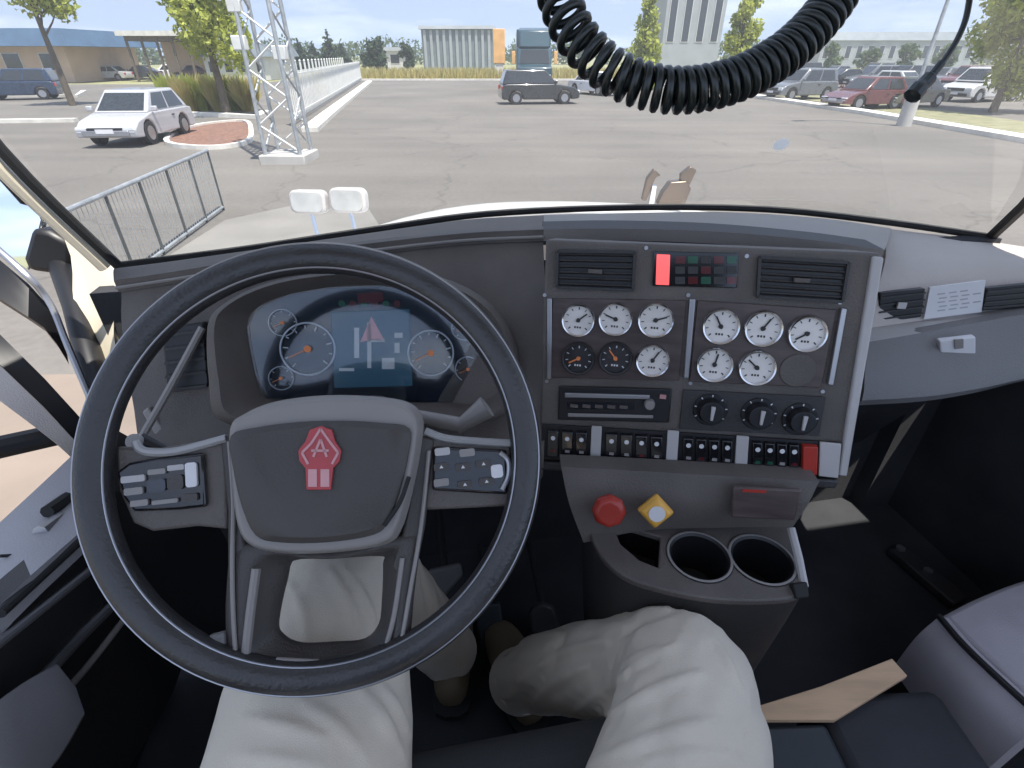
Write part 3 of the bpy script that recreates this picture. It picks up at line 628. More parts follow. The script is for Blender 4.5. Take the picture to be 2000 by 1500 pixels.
# ================================================================== TRUCK CAB SHELL
cab = thing('truck_cab', 'white truck cab shell with windscreen, door and floor around the driver', 'truck cab', (0, 0, 1.2))
YAW = radians(10); W_ = Vector((cos(YAW), sin(YAW), 0)); V_ = Vector((-sin(YAW), cos(YAW), 0)); Z_ = Vector((0, 0, 1))
def cabpt(lat, fwd, z): return EYE + W_ * lat + V_ * fwd + Z_ * z
CF = Fr.__new__(Fr); CF.O = EYE; CF.r = W_; CF.u = V_; CF.n = Z_
ws_base = [P(232, 520, .95), P(480, 487, 1.12), P(720, 450, 1.26), P(950, 418, 1.34), P(1240, 405, 1.38), P(1500, 409, 1.38), P(1720, 432, 1.36), P(1935, 463, 1.30)]
lt0, lt1 = P(232, 520, .95), P(0, 290, .78); dl = (lt1 - lt0)
ltop = lt0 + dl * ((EYE.z + .72 - lt0.z) / dl.z)
rt0, rt1 = P(1935, 463, 1.30), P(2000, 402, 1.18); dr = (rt1 - rt0); rtop = rt0 + dr * ((EYE.z + .72 - rt0.z) / dr.z)
# keep header sensible
ltop = cabpt(-.62, .42, .72); rtop = cabpt(1.22, .30, .72)
lmid = lt1; rmid = rt1
hdr = []
for i, b in enumerate(ws_base):
    f_ = i / (len(ws_base) - 1); h = ltop.lerp(rtop, f_); h = h + V_ * (.16 * sin(pi * f_)); hdr.append(h)
rows = []
for k in range(6):
    g = k / 5; rows.append([b.lerp(h, g) + (V_ * .03 * sin(pi * g)) for b, h in zip(ws_base, hdr)])
# bend the side edges through the pillars seen in the photograph
mb = MB(); mb.grid(rows, sub=3); glass = obj('windscreen', mb, M['glass'], cab)
mb = MB(); mb.tube(catmull(ws_base, 6), .0085, 8); seal = obj('windscreen_seal', mb, M['rubber'], cab)
# pillars follow the glass edges
Lp = catmull([lt0, lt1, lt1 + (lt1 - lt0) * .9 + Z_ * .1, ltop], 5); Rp = catmull([rt0, rt1, rt1 + (rt1 - rt0) * 2, rtop], 5)
mb = MB(); mb.tube(Lp, .0085, 8); obj('pillar', mb, M['rubber'], cab)
mb = MB(); mb.tube([q - W_ * .022 - V_ * .002 for q in Lp], .011, 8); obj('pillar_seal', mb, M['cream'], cab)
mb = MB(); mb.tube(Rp, .012, 8); obj('pillar', mb, M['rubber'], cab)
# unseen roof shaped for the light, and header
mb = MB(); mb.box(CF, -.78, 1.70, -.42, .34, .74, .80); obj('roof', mb, [M['headliner']], cab, .02)  # unseen; widened against sun on the floor, cut short behind to admit sky light
mb = MB(); mb.grid([[h for h in hdr], [h + Z_ * .02 - V_ * .22 for h in hdr]], thick=(0, 0, .03), sub=2); obj('header_panel', mb, M['headliner'], cab)
# floor and firewall
mb = MB(); mb.box(CF, -.72, 1.48, -.9, 1.05, -1.30, -1.22); obj('floor', mb, M['floor'], cab)
mb = MB(); mb.box(CF, -.62, 1.40, 1.05, 1.09, -1.25, -.38); obj('firewall', mb, M['floor'], cab)
mb = MB(); mb.box(CF, -.70, -.66, -.9, .80, -1.30, -.68); obj('left_side_panel', mb, M['floor'], cab)
mb = MB(); mb.grid([[P(205, 835, .94), P(300, 890, .93)], [P(212, 960, .80), P(400, 980, 1.0)], [P(258, 1160, .93), P(480, 1120, 1.2)], [P(362, 1290, 1.2), P(600, 1260, 1.45)]], thick=(-.02, .02, 0), sub=3); obj('left_kick_panel', mb, M['dashdark'], cab)
mb = MB(); mb.box(CF, -.64, -.30, .98, 1.04, -1.25, -.75); obj('left_kick_panel', mb, M['floor'], cab)
mb = MB(); mb.box(CF, -.66, 1.46, -.95, -.90, -1.30, -.42); obj('rear_light_block', mb, M['floor'], cab)  # added out of view to keep low light off the floor
mb = MB(); mb.box(CF, 1.30, 1.50, 1.0, 1.45, -1.30, -.48); obj('right_kick_panel', mb, M['floor'], cab)
# hood outside
hx = [(560, 500), (700, 452), (830, 415), (950, 397), (1080, 393), (1200, 396), (1290, 403), (1500, 430), (1750, 480)]
crest = [atY(px, py, 2.0 + .15 * sin(pi * i / 8)) for i, (px, py) in enumerate(hx)]
back = [atY(px, py + 22, 1.52) + Z_ * 0 for (px, py) in hx]
front = [c + Vector((0, .55, -.42)) for c in crest]
mid = [c.lerp(b, .5) - Z_ * .012 for c, b in zip(crest, back)]
mb = MB(); mb.grid([back, mid, crest, [c + Vector((0, .3, -.12)) for c in crest], front], thick=(0, 0, -.03), sub=3); obj('hood', mb, M['white'], cab)
# hood ornament
o_ = atY(1300, 398, 1.95); fr = Fr(o_, 0, 0); fr.n = Vector((0, -1, 0)); orn = MB()
S_ = 1.95 * 1.0 / (FPX) * 1.13
def op(x, y): return ((x - 1300) * S_, (398 - y) * S_)
orn.prism(fr, [op(1284, 398), op(1330, 398), op(1336, 372), op(1326, 360), op(1300, 362), op(1290, 378)], -.02, .02)
orn.prism(fr, [op(1258, 392), op(1266, 392), op(1276, 356), op(1284, 352), op(1272, 342), op(1262, 356)], -.012, .012)
orn.prism(fr, [op(1318, 366), op(1334, 368), op(1341, 344), op(1330, 338), op(1316, 350)], -.012, .012)
ho = obj('hood_ornament', orn, mat('bronze', (.18, .14, .11), .35, metal=.7), cab, .004)
mb = MB(); mb.prism(fr, [op(1270, 400), op(1279, 400), op(1279, 368), op(1272, 368)], -.008, .016); obj('ornament_highlight_bar', mb, M['chrome'], ho)
# fender mirrors
for (x0, x1, y0, y1) in ((568, 630, 376, 414), (646, 708, 372, 412)):
    c = atY((x0 + x1) / 2, (y0 + y1) / 2, 2.0); fr = Fr(c, -5, 8); k = 2.0 / FPX * 1.13; a, b = (x1 - x0) * k / 2, (y1 - y0) * k / 2
    mb = MB(); mb.prism(fr, rrect(-a, a, -b, b, b * .6), -.05, 0, 0); fm = obj('fender_mirror', mb, M['lgrey'], cab, .008)
    mb = MB(); mb.prism(fr, rrect(-a * .85, a * .85, -b * .8, b * .8, b * .5), .001, .004); obj('mirror_glass', mb, M['mirrorpale'], fm)
    mb = MB(); mb.tube([fr.w(0, -b, -.03), fr.w(.02, -b - .12, -.02), fr.w(.05, -b - .26, 0)], .008, 6); obj('stem', mb, M['chrome'], fm)
for (px, py) in ((640, 408), (664, 420)):
    pass
# cream cowl outside the left of the dash
mb = MB(); mb.grid([[P(96, 410, 1.12), P(150, 465, 1.09), P(222, 532, 1.03)], [P(138, 500, 1.10), P(175, 540, 1.07), P(226, 560, 1.02)], [P(145, 600, 1.08), P(185, 640, 1.06), P(222, 650, 1.02)], [P(185, 690, 1.06), P(205, 700, 1.05), P(235, 720, 1.02)]], thick=(-.01, .03, 0), sub=3)
obj('cowl_panel', mb, M['cream'], cab)
# outside mirror
em = MB(); fr = Fr(P(112, 495, 1.16), 8, 8)
em.ppoly(fr, [(78, 442), (112, 446), (154, 470), (157, 512), (146, 534), (72, 524), (62, 500)], -.05, .03); mir = obj('outside_mirror', em, M['black'], cab, .012)
em = MB(); em.ppoly(fr, [(-240, 240), (-60, 270), (10, 312), (60, 372), (84, 430), (66, 500), (55, 530), (-40, 470), (-240, 420)], -.02, .0); obj('mirror_glass', em, M['mirror'], mir, .004)
em = MB(); em.tube([P(120, 520, 1.16), P(150, 600, 1.10), P(176, 700, 1.04), P(200, 780, 1.02)], .024, 12); obj('mirror_arm', em, M['black'], mir)
# ---- left door
door = obj('door', MB().grid([[P(-420, 1410, .66), P(-200, 1200, .68), P(0, 1020, .735), P(140, 890, .86), P(200, 830, .93)], [P(-420, 1640, .50), P(-200, 1400, .52), P(0, 1180, .57), P(150, 1045, .69), P(215, 985, .76)]], thick=(0, 0, -.03), sub=3), M['door'], cab)
def dl_(px0, py0, px1, py1, t0, t1, r, name, m, par=door, flat=False):
    mb = MB(); mb.tube([P(px0, py0, t0), P(px1, py1, t1)], r, 10); return obj(name, mb, M[m], par)
dl_(-300, 940, 170, 818 + 18, .80, .98, .020, 'lower_frame', 'black')
# window divider band (black) with grey inner strip
mb = MB(); mb.grid([[P(-220, 480, .92), P(0, 653, .90), P(147, 805, .95), P(175, 838, .97)], [P(-220, 545, .91), P(0, 712, .89), P(140, 852, .94), P(165, 880, .96)]], thick=(-.01, .01, -.015), sub=2); obj('window_frame', mb, M['black'], door)
mb = MB(); mb.grid([[P(-220, 548, .905), P(0, 714, .885), P(139, 853, .935), P(164, 882, .955)], [P(-220, 620, .90), P(0, 782, .88), P(105, 862, .92), P(150, 905, .94)]], thick=(-.01, .01, -.012), sub=2); obj('window_frame', mb, M['pgrey'], door)
# upper black band + silver strip
mb = MB(); mb.grid([[P(-220, 330, .95), P(0, 508, .90), P(88, 590, .93), P(128, 680, .95)], [P(-220, 420, .94), P(0, 584, .89), P(86, 640, .92), P(132, 706, .95)]], thick=(-.01, .01, -.012), sub=2); obj('window_frame', mb, M['black'], door)
mb = MB(); mb.tube(catmull([P(-200, 320, .94), P(20, 508, .89), P(92, 584, .915), P(130, 670, .93), P(182, 792, .96)], 5), .0055, 8); obj('window_seal', mb, M['satin'], door)
# door inner face: dark panel + bright trims + armrest
mb = MB(); mb.grid([[P(-420, 1640, .50), P(-200, 1400, .52), P(0, 1180, .57), P(150, 1045, .69), P(215, 985, .76)], [P(-300, 1900, .62), P(-100, 1650, .66), P(60, 1440, .74), P(200, 1260, .86), P(260, 1180, .92)], [P(-100, 2100, .8), P(60, 1850, .85), P(190, 1600, .95), P(320, 1390, 1.1), P(360, 1290, 1.2)]], thick=(-.03, 0, 0), sub=3); obj('inner_panel', mb, M['dashdark'], door)
dl_(-60, 1302, 186, 1106, .53, .72, .0055, 'trim_strip', 'satin')
dl_(0, 1198, 160, 1052, .565, .70, .006, 'trim_strip', 'rubber')
mb = MB(); mb.tube(catmull([P(20, 1420, .66), P(80, 1330, .70), P(150, 1250, .77), P(212, 1188, .83)], 5), .009, 10); obj('trim_strip', mb, M['satin'], door)
mb = MB(); mb.tube(catmull([P(120, 1360, .72), P(180, 1290, .79), P(250, 1200, .86)], 5), .005, 8); obj('trim_strip', mb, M['hubrim'], door)
mb = MB(); mb.grid([[P(-200, 1480, .5), P(-60, 1400, .53), P(40, 1330, .60), P(110, 1290, .66)], [P(-160, 1640, .5), P(-20, 1520, .53), P(70, 1440, .60), P(130, 1350, .66)]], thick=(.0, .0, -.06), sub=3); obj('armrest', mb, M['door'], door, .006)
for (x0, y0, x1, y1, m) in ((92, 1000, 132, 972, 'rubber'), (78, 1040, 116, 1012, 'satin'), (100, 1060, 138, 1030, 'rubber')):
    mb = MB(); t_ = .70 if x0 > 85 else .67; mb.tube([P(x0, y0, t_ + .015), P(x1, y1, t_ + .055)], .009, 8); obj('door_switch', mb, M[m], door)
mb = MB(); a_, b_ = P(0, 1086, .645), P(132, 1080, .70); mb.tube([a_, b_], .0022, 6); obj('panel_seam', mb, M['rubber'], door)
# passenger door, lower part
mb = MB(); mb.box(CF, 1.40, 1.46, -.9, 1.15, -1.25, -.50); obj('passenger_door', mb, M['floor'], cab, .02)
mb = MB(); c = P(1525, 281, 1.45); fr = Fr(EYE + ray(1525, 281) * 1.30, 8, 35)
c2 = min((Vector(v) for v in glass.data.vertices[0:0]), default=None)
# small translucent disc added inside the glass to stand in for a bright glint
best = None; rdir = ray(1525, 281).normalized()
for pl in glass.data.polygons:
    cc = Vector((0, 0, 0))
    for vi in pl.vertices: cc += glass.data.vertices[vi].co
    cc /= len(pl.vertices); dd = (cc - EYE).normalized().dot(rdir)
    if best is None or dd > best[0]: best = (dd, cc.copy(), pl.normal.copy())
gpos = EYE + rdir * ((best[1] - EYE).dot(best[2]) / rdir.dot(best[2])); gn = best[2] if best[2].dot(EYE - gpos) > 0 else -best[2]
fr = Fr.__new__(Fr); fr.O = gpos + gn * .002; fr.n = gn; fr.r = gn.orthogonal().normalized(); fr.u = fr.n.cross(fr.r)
mb = MB(); mb.add([fr.w(.0165 * cos(2 * pi * k / 28), .0165 * sin(2 * pi * k / 28), 0) for k in range(28)], [tuple(range(28))]); obj('round_glint', mb, M['glint'], cab)

# ================================================================== DASHBOARD
dash = thing('dashboard', 'dark grey grained dashboard running under the windscreen in front of the driver', 'dashboard', P(640, 900, .95))
brow = [P(222, 548, .86), P(330, 532, .88), P(480, 508, .90), P(700, 478, .92), P(900, 456, .92), P(1062, 448, .89)]
wsl = [P(228, 524, .94), P(335, 511, 1.02), P(480, 492, 1.11), P(700, 459, 1.24), P(900, 430, 1.32), P(1062, 420, 1.36)]
mb = MB(); mb.grid([wsl, [a.lerp(b, .5) + Z_ * .008 for a, b in zip(wsl, brow)], brow], thick=(0, 0, -.02), sub=4); obj('top_pad', mb, M['dash'], dash)
lip = [p + Vector((0, .006, -.022)) for p in brow]
mid_ = [P(238, 640, .88), P(330, 640, .88), P(480, 640, .90), P(700, 640, .92), P(900, 640, .90), P(1068, 640, .86)]
low_ = [P(262, 800, .86), P(340, 810, .86), P(480, 820, .88), P(700, 830, .90), P(900, 830, .88), P(1064, 830, .84)]
bot_ = [P(290, 900, .88), P(360, 910, .88), P(480, 930, .90), P(700, 940, .92), P(900, 940, .90), P(1060, 930, .86)]
kn = [p + Vector((0, .12, -.10)) for p in bot_]
mb = MB(); mb.grid([brow, lip, mid_, low_, bot_, kn], thick=(0, .02, 0), sub=3); obj('face_panel', mb, M['dash'], dash)
# right extension of the top over the centre panel
browr = [P(1062, 448, .89), P(1200, 446, .87), P(1400, 452, .84), P(1600, 470, .80), P(1728, 488, .765)]
wsr = [P(1062, 420, 1.36), P(1200, 417, 1.37), P(1400, 414, 1.37), P(1600, 426, 1.35), P(1740, 446, 1.34)]
midr = [a.lerp(b, .55) + Z_ * .012 for a, b in zip(wsr, browr)]
mb = MB(); mb.grid([wsr, midr, browr], thick=(0, 0, -.02), sub=4); obj('top_pad', mb, mat('top_pad_grey', (.24, .215, .20), .42, bump=.4, bscale=420, scale=3, spec=.6), dash)
# brow lip: overhang dark edge
mb = MB(); lo_ = [p + Vector((0, .004, -.028)) for p in browr]; mb.grid([browr, lo_], thick=(0, .05, 0), sub=4); obj('brow_edge', mb, M['dashdark'], dash)
# seam on the driver's brow
mb = MB(); mb.tube(catmull([p + Vector((0, -.002, -.012)) for p in brow], 6), .003, 6); obj('brow_bead', mb, M['hubrim'], dash)
# left vent and cluster surround
FL = Fr(P(365, 690, .865), 12, 22)
mb = MB(); mb.ppoly(FL, [(318, 640), (400, 628), (412, 760), (330, 770)], -.03, .006); v_ = obj('air_vent', mb, M['black'], dash, .003)
for k in range(5):
    q = k / 4.6 + .1; mb = MB(); mb.ppoly(FL, [(324 + 6 * q, 640 + 122 * q), (400 + 8 * q, 630 + 122 * q), (400 + 8 * q, 636 + 122 * q), (324 + 6 * q, 646 + 122 * q)], .007, .011); obj('slat', mb, M['dashdark'], v_)
mb = MB(); mb.ppoly(FL, [(288, 800), (300, 790), (345, 852), (340, 870), (328, 872)], 0, .02); obj('trim_edge', mb, M['hubrim'], dash, .003)
mb = MB(); mb.tube(catmull([P(395, 640, .85), P(325, 770, .83), P(262, 880, .80)], 5), .006, 8); obj('trim_edge', mb, M['hubrim'], dash)

# ---- instrument cluster
cl = thing('instrument_cluster', 'wide instrument cluster with blue screen and round dials behind the wheel', 'instrument cluster', P(720, 700, .84))
FC = Fr(P(715, 680, .84), 12, 26)
outer = [(418, 640), (445, 600), (520, 560), (620, 538), (740, 532), (860, 545), (950, 590), (1000, 660), (1010, 740), (985, 800), (900, 822), (560, 830), (440, 815), (420, 740)]
inner = [(478, 640), (498, 600), (560, 574), (640, 560), (740, 556), (850, 575), (925, 622), (960, 690), (966, 745), (940, 775), (880, 788), (600, 785), (515, 780), (494, 730)]
def ring_mesh(fr, o, i, prof):
    o = smooth_poly([fr.px(*p) for p in o], 4); i = smooth_poly([fr.px(*p) for p in i], 4); n = len(o); vs = []; m = len(prof)
    for k in range(n):
        for (q, h) in prof: vs.append(fr.w(o[k][0] * (1 - q) + i[k][0] * q, o[k][1] * (1 - q) + i[k][1] * q, h))
    fs = [(k * m + j, ((k + 1) % n) * m + j, ((k + 1) % n) * m + j + 1, k * m + j + 1) for k in range(n) for j in range(m - 1)]
    b = MB(); b.add(vs, fs); return b
obj('surround', ring_mesh(FC, outer, inner, [(0, -.03), (0, .025), (.15, .045), (.4, .05), (.7, .03), (1, -.012)]), M['dash'], cl, ang=60)
mb = MB(); mb.ppoly(FC, inner, -.03, -.02); obj('backplate', mb, M['dialblue'], cl)
mb = MB(); mb.ppoly(FC, [(642, 608), (800, 602), (806, 756), (650, 760)], -.019, -.014); lcd = obj('centre_screen', mb, M['lcd'], cl, .002)
def dialface(px, py, R, fr=FC, par=cl, mface='dialblue', n=11, h=-.018):
    a, b = fr.px(px, py)
    mb = MB(); mb.lathe(fr, a, b, [(R * .98, h), (R, h + .006), (R * 1.06, h + .006), (R * 1.08, h)], 40); d_ = obj('dial', mb, M['satin'], par)
    mb = MB()
    for k in range(n):
        t = radians(225 - 270 * k / (n - 1)); r0, r1 = R * (.74 if k % 2 == 0 else .82), R * .94
        p, q = fr.w(a + r0 * cos(t), b + r0 * sin(t), h + .003), fr.w(a + r1 * cos(t), b + r1 * sin(t), h + .003); mb.bar(p, q, R * .05, .0006, fr.n)
    obj('tick_marks', mb, M['whiteink'], d_)
    t = radians(200); mb = MB(); mb.bar(fr.w(a, b, h + .006), fr.w(a + R * .8 * cos(t), b + R * .8 * sin(t), h + .006), R * .06, .001, fr.n); mb.cyl(fr, a, b, R * .14, h + .003, h + .009, 16); obj('needle', mb, M['amber'], d_)
dialface(598, 682, .040); dialface(842, 690, .036); dialface(908, 640, .020, n=7); dialface(915, 722, .020, n=7); dialface(545, 740, .018, n=7); dialface(548, 630, .020, n=7)
for k in range(6):
    a, b = FC.px(665 + k * 22, 592); mb = MB(); mb.cyl(FC, a, b, .0055, -.019, -.015, 12); obj('warning_light', mb, M['dredlamp' if k % 2 else 'green'], cl)
a, b = FC.px(722, 580); mb = MB(); mb.prism(FC, rrect(a - .02, a + .02, b - .008, b + .008, .003), -.019, -.014); obj('warning_light', mb, M['dredlamp'], cl)
# things shown on the screen, flat print
mb = MB()
for (x0, y0, x1, y1) in ((690, 640, 700, 700), (716, 630, 724, 720), (745, 700, 770, 722), (770, 650, 786, 660), (716, 662, 750, 668), (770, 670, 780, 690), (660, 720, 690, 726)):
    mb.ppoly(FC, [(x0, y0), (x1, y0), (x1, y1), (x0, y1)], -.0138, -.0132)
obj('screen_graphic', mb, M['whiteink'], lcd)
mb = MB(); mb.ppoly(FC, [(724, 618), (752, 668), (728, 664), (702, 668)], -.0138, -.0132); obj('screen_graphic', mb, M['pinkw'], lcd)
mb = MB(); mb.ppoly(FC, inner, -.0110, -.0100); obj('cover_glass', mb, glassy('cluster_glass', (.95, .97, .98), .08, .03), cl)

# ---- steering wheel
SW = Fr(P(628, 896, .53), 10, 38)
sw = thing('steering_wheel', 'black leather four-spoke steering wheel with red emblem on the hub', 'steering wheel', SW.O)
cx, cy = SW.px(606, 914); cx, cy = 0, 0
mb = MB(); mb.torus(SW, 0, 0, .2088, .0165, 128, 20, .95); rim = obj('rim', mb, M['leather'], sw, ang=80)
mb = MB(); 
for R_, hh in ((.2205, .0105), (.1955, .0095)): mb.torus(SW, 0, 0, R_, .0011, 128, 6, 1, hh)
obj('rim_highlight', mb, M['satin'], rim)  # thin bright rings carry the silver highlight line of the rim
hubo = [(452, 838), (480, 808), (540, 784), (640, 772), (750, 776), (806, 790), (826, 822), (822, 880), (806, 960), (786, 1030), (756, 1062), (660, 1078), (560, 1080), (496, 1066), (468, 1028), (456, 940)]
mb = MB(); mb.prism(SW, smooth_poly([SW.px(*p) for p in hubo], 4), -.045, .004); mb.prism(SW, smooth_poly([SW.px(*p) for p in hubo], 4), .004, .020, .07); hub = obj('hub', mb, M['hubrim'], sw, .003, seg=3)
hubi = [(470, 852), (520, 836), (600, 826), (680, 824), (750, 828), (802, 838), (800, 890), (786, 950), (764, 1010), (736, 1036), (650, 1050), (560, 1050), (516, 1036), (490, 980), (474, 910)]
FH = SW.sub(0, 0, .020)
mb = MB(); pl = smooth_poly([SW.px(*p) for p in hubi], 4); mb.prism(SW, pl, .020, .026); mb.prism(SW, pl, .026, .031, .10); obj('airbag_cover', mb, M['hub'], hub, .002, seg=3)
# creases on the airbag cover
for pts in ([(480, 940), (500, 985), (526, 1025)], [(800, 930), (782, 980), (752, 1024)]):
    mb = MB(); mb.tube(catmull([FH.w(*FH.px(*p), .008) for p in pts], 5), .0022, 6); obj('cover_groove', mb, M['rubber'], hub)
# emblem
FE = SW.sub(0, 0, .0315)
def ep(pts): return [FE.px(*p) for p in pts]
mb = MB(); mb.prism(FE, ep([(628, 832), (650, 840), (656, 862), (668, 880), (664, 902), (652, 914), (648, 956), (600, 956), (598, 914), (586, 900), (584, 880), (598, 862), (606, 840)]), 0, .0035); em_ = obj('emblem', mb, M['red'], hub, .0006)
mb = MB()
for a_, b_ in (((628, 838), (610, 866)), ((628, 838), (648, 866)), ((610, 866), (592, 884)), ((648, 866), (662, 884)), ((592, 884), (604, 906)), ((662, 884), (650, 906)), ((610, 880), (644, 880)), ((628, 858), (614, 892)), ((628, 858), (640, 892))):
    mb.bar(FE.w(*FE.px(*a_), .004), FE.w(*FE.px(*b_), .004), .0022, .0012, FE.n)
for x0, x1 in ((604, 621), (628, 645)): mb.prism(FE, ep([(x0, 916), (x1, 916), (x1, 950), (x0, 950)]), .0035, .0045)
obj('emblem_lines', mb, M['pinkw'], em_)
# lower frame arms, bars and side spokes
def sp(pix, h0, h1, name, m, par=sw, bev=.003, ins=0): 
    mb = MB(); mb.ppoly(SW, pix, h0, h1, ins); return obj(name, mb, M[m], par, bev)
sp([(426, 852), (466, 848), (476, 1060), (486, 1110), (442, 1140), (442, 1000)], -.028, -.002, 'spoke', 'hub')
sp([(822, 850), (848, 856), (830, 1030), (806, 1150), (764, 1110), (784, 1050)], -.028, -.002, 'spoke', 'hub')
w_out = [(468, 1064), (640, 1080), (800, 1044), (818, 1060), (806, 1180), (790, 1296), (730, 1340), (640, 1352), (550, 1352), (462, 1322), (440, 1290), (438, 1150)]
w_in = [(560, 1106), (640, 1102), (738, 1096), (743, 1112), (741, 1180), (734, 1236), (704, 1272), (640, 1279), (570, 1281), (534, 1264), (524, 1236), (542, 1150)]
obj('spoke_frame', ring_mesh(SW, w_out, w_in, [(0, -.035), (0, -.006), (.1, -.002), (.45, -.001), (.62, -.006), (.8, -.020), (1, -.024), (1, -.036)]), M['hub'], sw, ang=70)
def trim(pts, r, h, m='hubrim'):
    mb = MB(); mb.tube(catmull([SW.w(*SW.px(*p), h) for p in pts], 6), r, 8); obj('spoke_trim', mb, M[m], sw)
trim([(448, 862), (456, 980), (454, 1100), (456, 1200), (462, 1300)], .0022, .0005); trim([(838, 880), (822, 1030), (800, 1160), (778, 1290)], .0022, .0005)
trim([(500, 1110), (488, 1200), (478, 1290)], .0045, -.001, 'hubrim'); trim([(786, 1090), (770, 1200), (752, 1270)], .0026, -.001, 'hubrim'); trim([(540, 1288), (640, 1292), (710, 1284)], .0022, .0, 'hubrim')  # wide first strip imitates the lit inner face beside the window
ls = sp([(218, 872), (300, 876), (436, 852), (440, 1036), (380, 1030), (290, 1040), (252, 1024), (224, 960)], -.030, -.006, 'side_spoke', 'dash')
rs = sp([(838, 842), (910, 858), (1000, 868), (1002, 990), (830, 998), (826, 950)], -.030, -.006, 'side_spoke', 'dash')
mb = MB(); mb.tube(catmull([SW.w(*SW.px(*p), -.003) for p in ((262, 862), (272, 878), (300, 884), (350, 880), (440, 856))], 6), .0042, 8); obj('spoke_trim', mb, M['spoketrim'], ls)
mb = MB(); mb.tube(catmull([SW.w(*SW.px(*p), -.003) for p in ((830, 842), (870, 856), (930, 862), (1000, 866))], 6), .0042, 8); obj('spoke_trim', mb, M['spoketrim'], rs)
mb = MB(); mb.ppoly(SW, [(226, 922), (250, 904), (310, 894), (398, 884), (404, 990), (350, 996), (260, 1000), (240, 972)], -.006, .000); obj('button_pad', mb, M['gloss'], ls, .003)
def btn(x0, y0, x1, y1, m, par, h=.0035, h0=0.0003):
    mb = MB(); a0, b0 = SW.px(x0, y1); a1, b1 = SW.px(x1, y0); r = min(a1 - a0, b1 - b0) * .25; mb.prism(SW, rrect(a0, a1, b0, b1, r, 3), h0, h); return obj('button', mb, M[m], par)
for (x0, y0, x1, y1, m) in ((240, 926, 286, 944, 'lgrey'), (292, 914, 326, 928, 'hubrim'), (330, 906, 362, 920, 'lgrey'), (366, 902, 386, 952, 'sticker'), (246, 950, 282, 968, 'hubrim'), (292, 934, 326, 962, 'dialblue'), (330, 926, 360, 958, 'hub'), (258, 974, 292, 990, 'hubrim'), (300, 972, 350, 986, 'hubrim'), (358, 962, 388, 980, 'hub')):
    btn(x0, y0, x1, y1, m, ls)
mb = MB(); mb.ppoly(SW, [(846, 872), (990, 878), (992, 966), (944, 964), (844, 958)], -.006, .000); obj('button_pad', mb, M['gloss'], rs, .003)
for (x, y_, m) in ((864, 882, 'lgrey'), (912, 884, 'hubrim'), (862, 912, 'hub'), (904, 912, 'hub'), (944, 906, 'hub'), (862, 942, 'hubrim'), (908, 946, 'hub'), (950, 940, 'hub')):
    btn(x - 14, y_ - 9, x + 14, y_ + 9, m, rs)
    if m == 'hub' : 
        mb = MB(); a, b = SW.px(x, y_); mb.prism(SW, [(a - .002, b - .0012), (a + .002, b - .0012), (a, b + .002)], .0036, .0041); obj('button_symbol', mb, M['whiteink'], rs)
mb = MB(); mb.tube(catmull([SW.w(*SW.px(*p), .001) for p in ((976, 884), (992, 900), (992, 930), (980, 956))], 5), .003, 8); obj('spoke_trim', mb, M['satin'], rs)
btn(960, 906, 980, 934, 'sticker', rs)
mb = MB(); mb.lathe(SW, 0, 0, [(.05, -.03), (.06, -.10), (.055, -.2), (0.02, -.2), (.02, -.03)], 32); obj('column_collar', mb, M['black'], sw)
# bright rests on the lower frame
sp([(400, 1246), (438, 1236), (440, 1276), (410, 1270)], -.012, .000, 'thumb_rest', 'bluegrey'); sp([(738, 1262), (764, 1250), (760, 1276), (744, 1280)], -.008, .003, 'thumb_rest', 'satin')

# column and stalks
col = thing('steering_column', 'dark steering column shroud with stalks behind the wheel', 'steering column', SW.w(0, 0, -.1))
mb = MB(); mb.prism(SW, rrect(-.075, .075, -.08, .07, .03), -.34, -.10); obj('shroud', mb, M['black'], col, .01)
mb = MB(); mb.tube([SW.w(.06, .05, -.11), SW.w(*SW.px(905, 826), -.075), SW.w(*SW.px(962, 786), -.065)], [.007, .010, .014], 12); obj('stalk', mb, M['hubrim'], col)
mb = MB(); mb.tube([SW.w(-.06, .03, -.11), SW.w(*SW.px(290, 900), -.06), SW.w(*SW.px(214, 860), -.05)], [.007, .007, .009], 12); obj('stalk', mb, M['black'], col)
mb = MB(); mb.cyl(SW, *SW.px(214, 862), .008, -.048, -.040, 16); obj('stalk_tip', mb, M['lgrey'], col)

# ---- centre gauge panel
FP = Fr(P(1360, 700, .765), -11, 15)
gpnl = thing('gauge_panel', 'dark centre panel of white gauges, vents, knobs and switches', 'gauge panel', P(1360, 900, .78))
mb = MB(); mb.ppoly(FP, [(1066, 468), (1722, 494), (1640, 932), (1052, 902)], -.10, 0); obj('panel_plate', mb, M['dash'], gpnl, .004)
mb = MB(); mb.ppoly(FP, [(1080, 582), (1340, 586), (1326, 742), (1074, 736)], .001, .004); obj('gauge_plate', mb, M['wood'], gpnl, .001)
mb = MB(); mb.ppoly(FP, [(1362, 586), (1632, 604), (1602, 756), (1346, 744)], .001, .004); obj('gauge_plate', mb, M['wood'], gpnl, .001)
for pts in ([(1070, 582), (1079, 582), (1078, 738), (1069, 738)], [(1346, 582), (1357, 583), (1344, 736), (1334, 735)], [(1640, 600), (1650, 602), (1624, 750), (1613, 748)]):
    mb = MB(); mb.ppoly(FP, pts, .001, .008); obj('trim_strip', mb, M['satin'], gpnl, .001)
mb = MB(); mb.ppoly(FP, [(1702, 500), (1724, 502), (1652, 928), (1634, 926)], -.09, .006); obj('side_trim', mb, M['lgrey'], gpnl, .003)
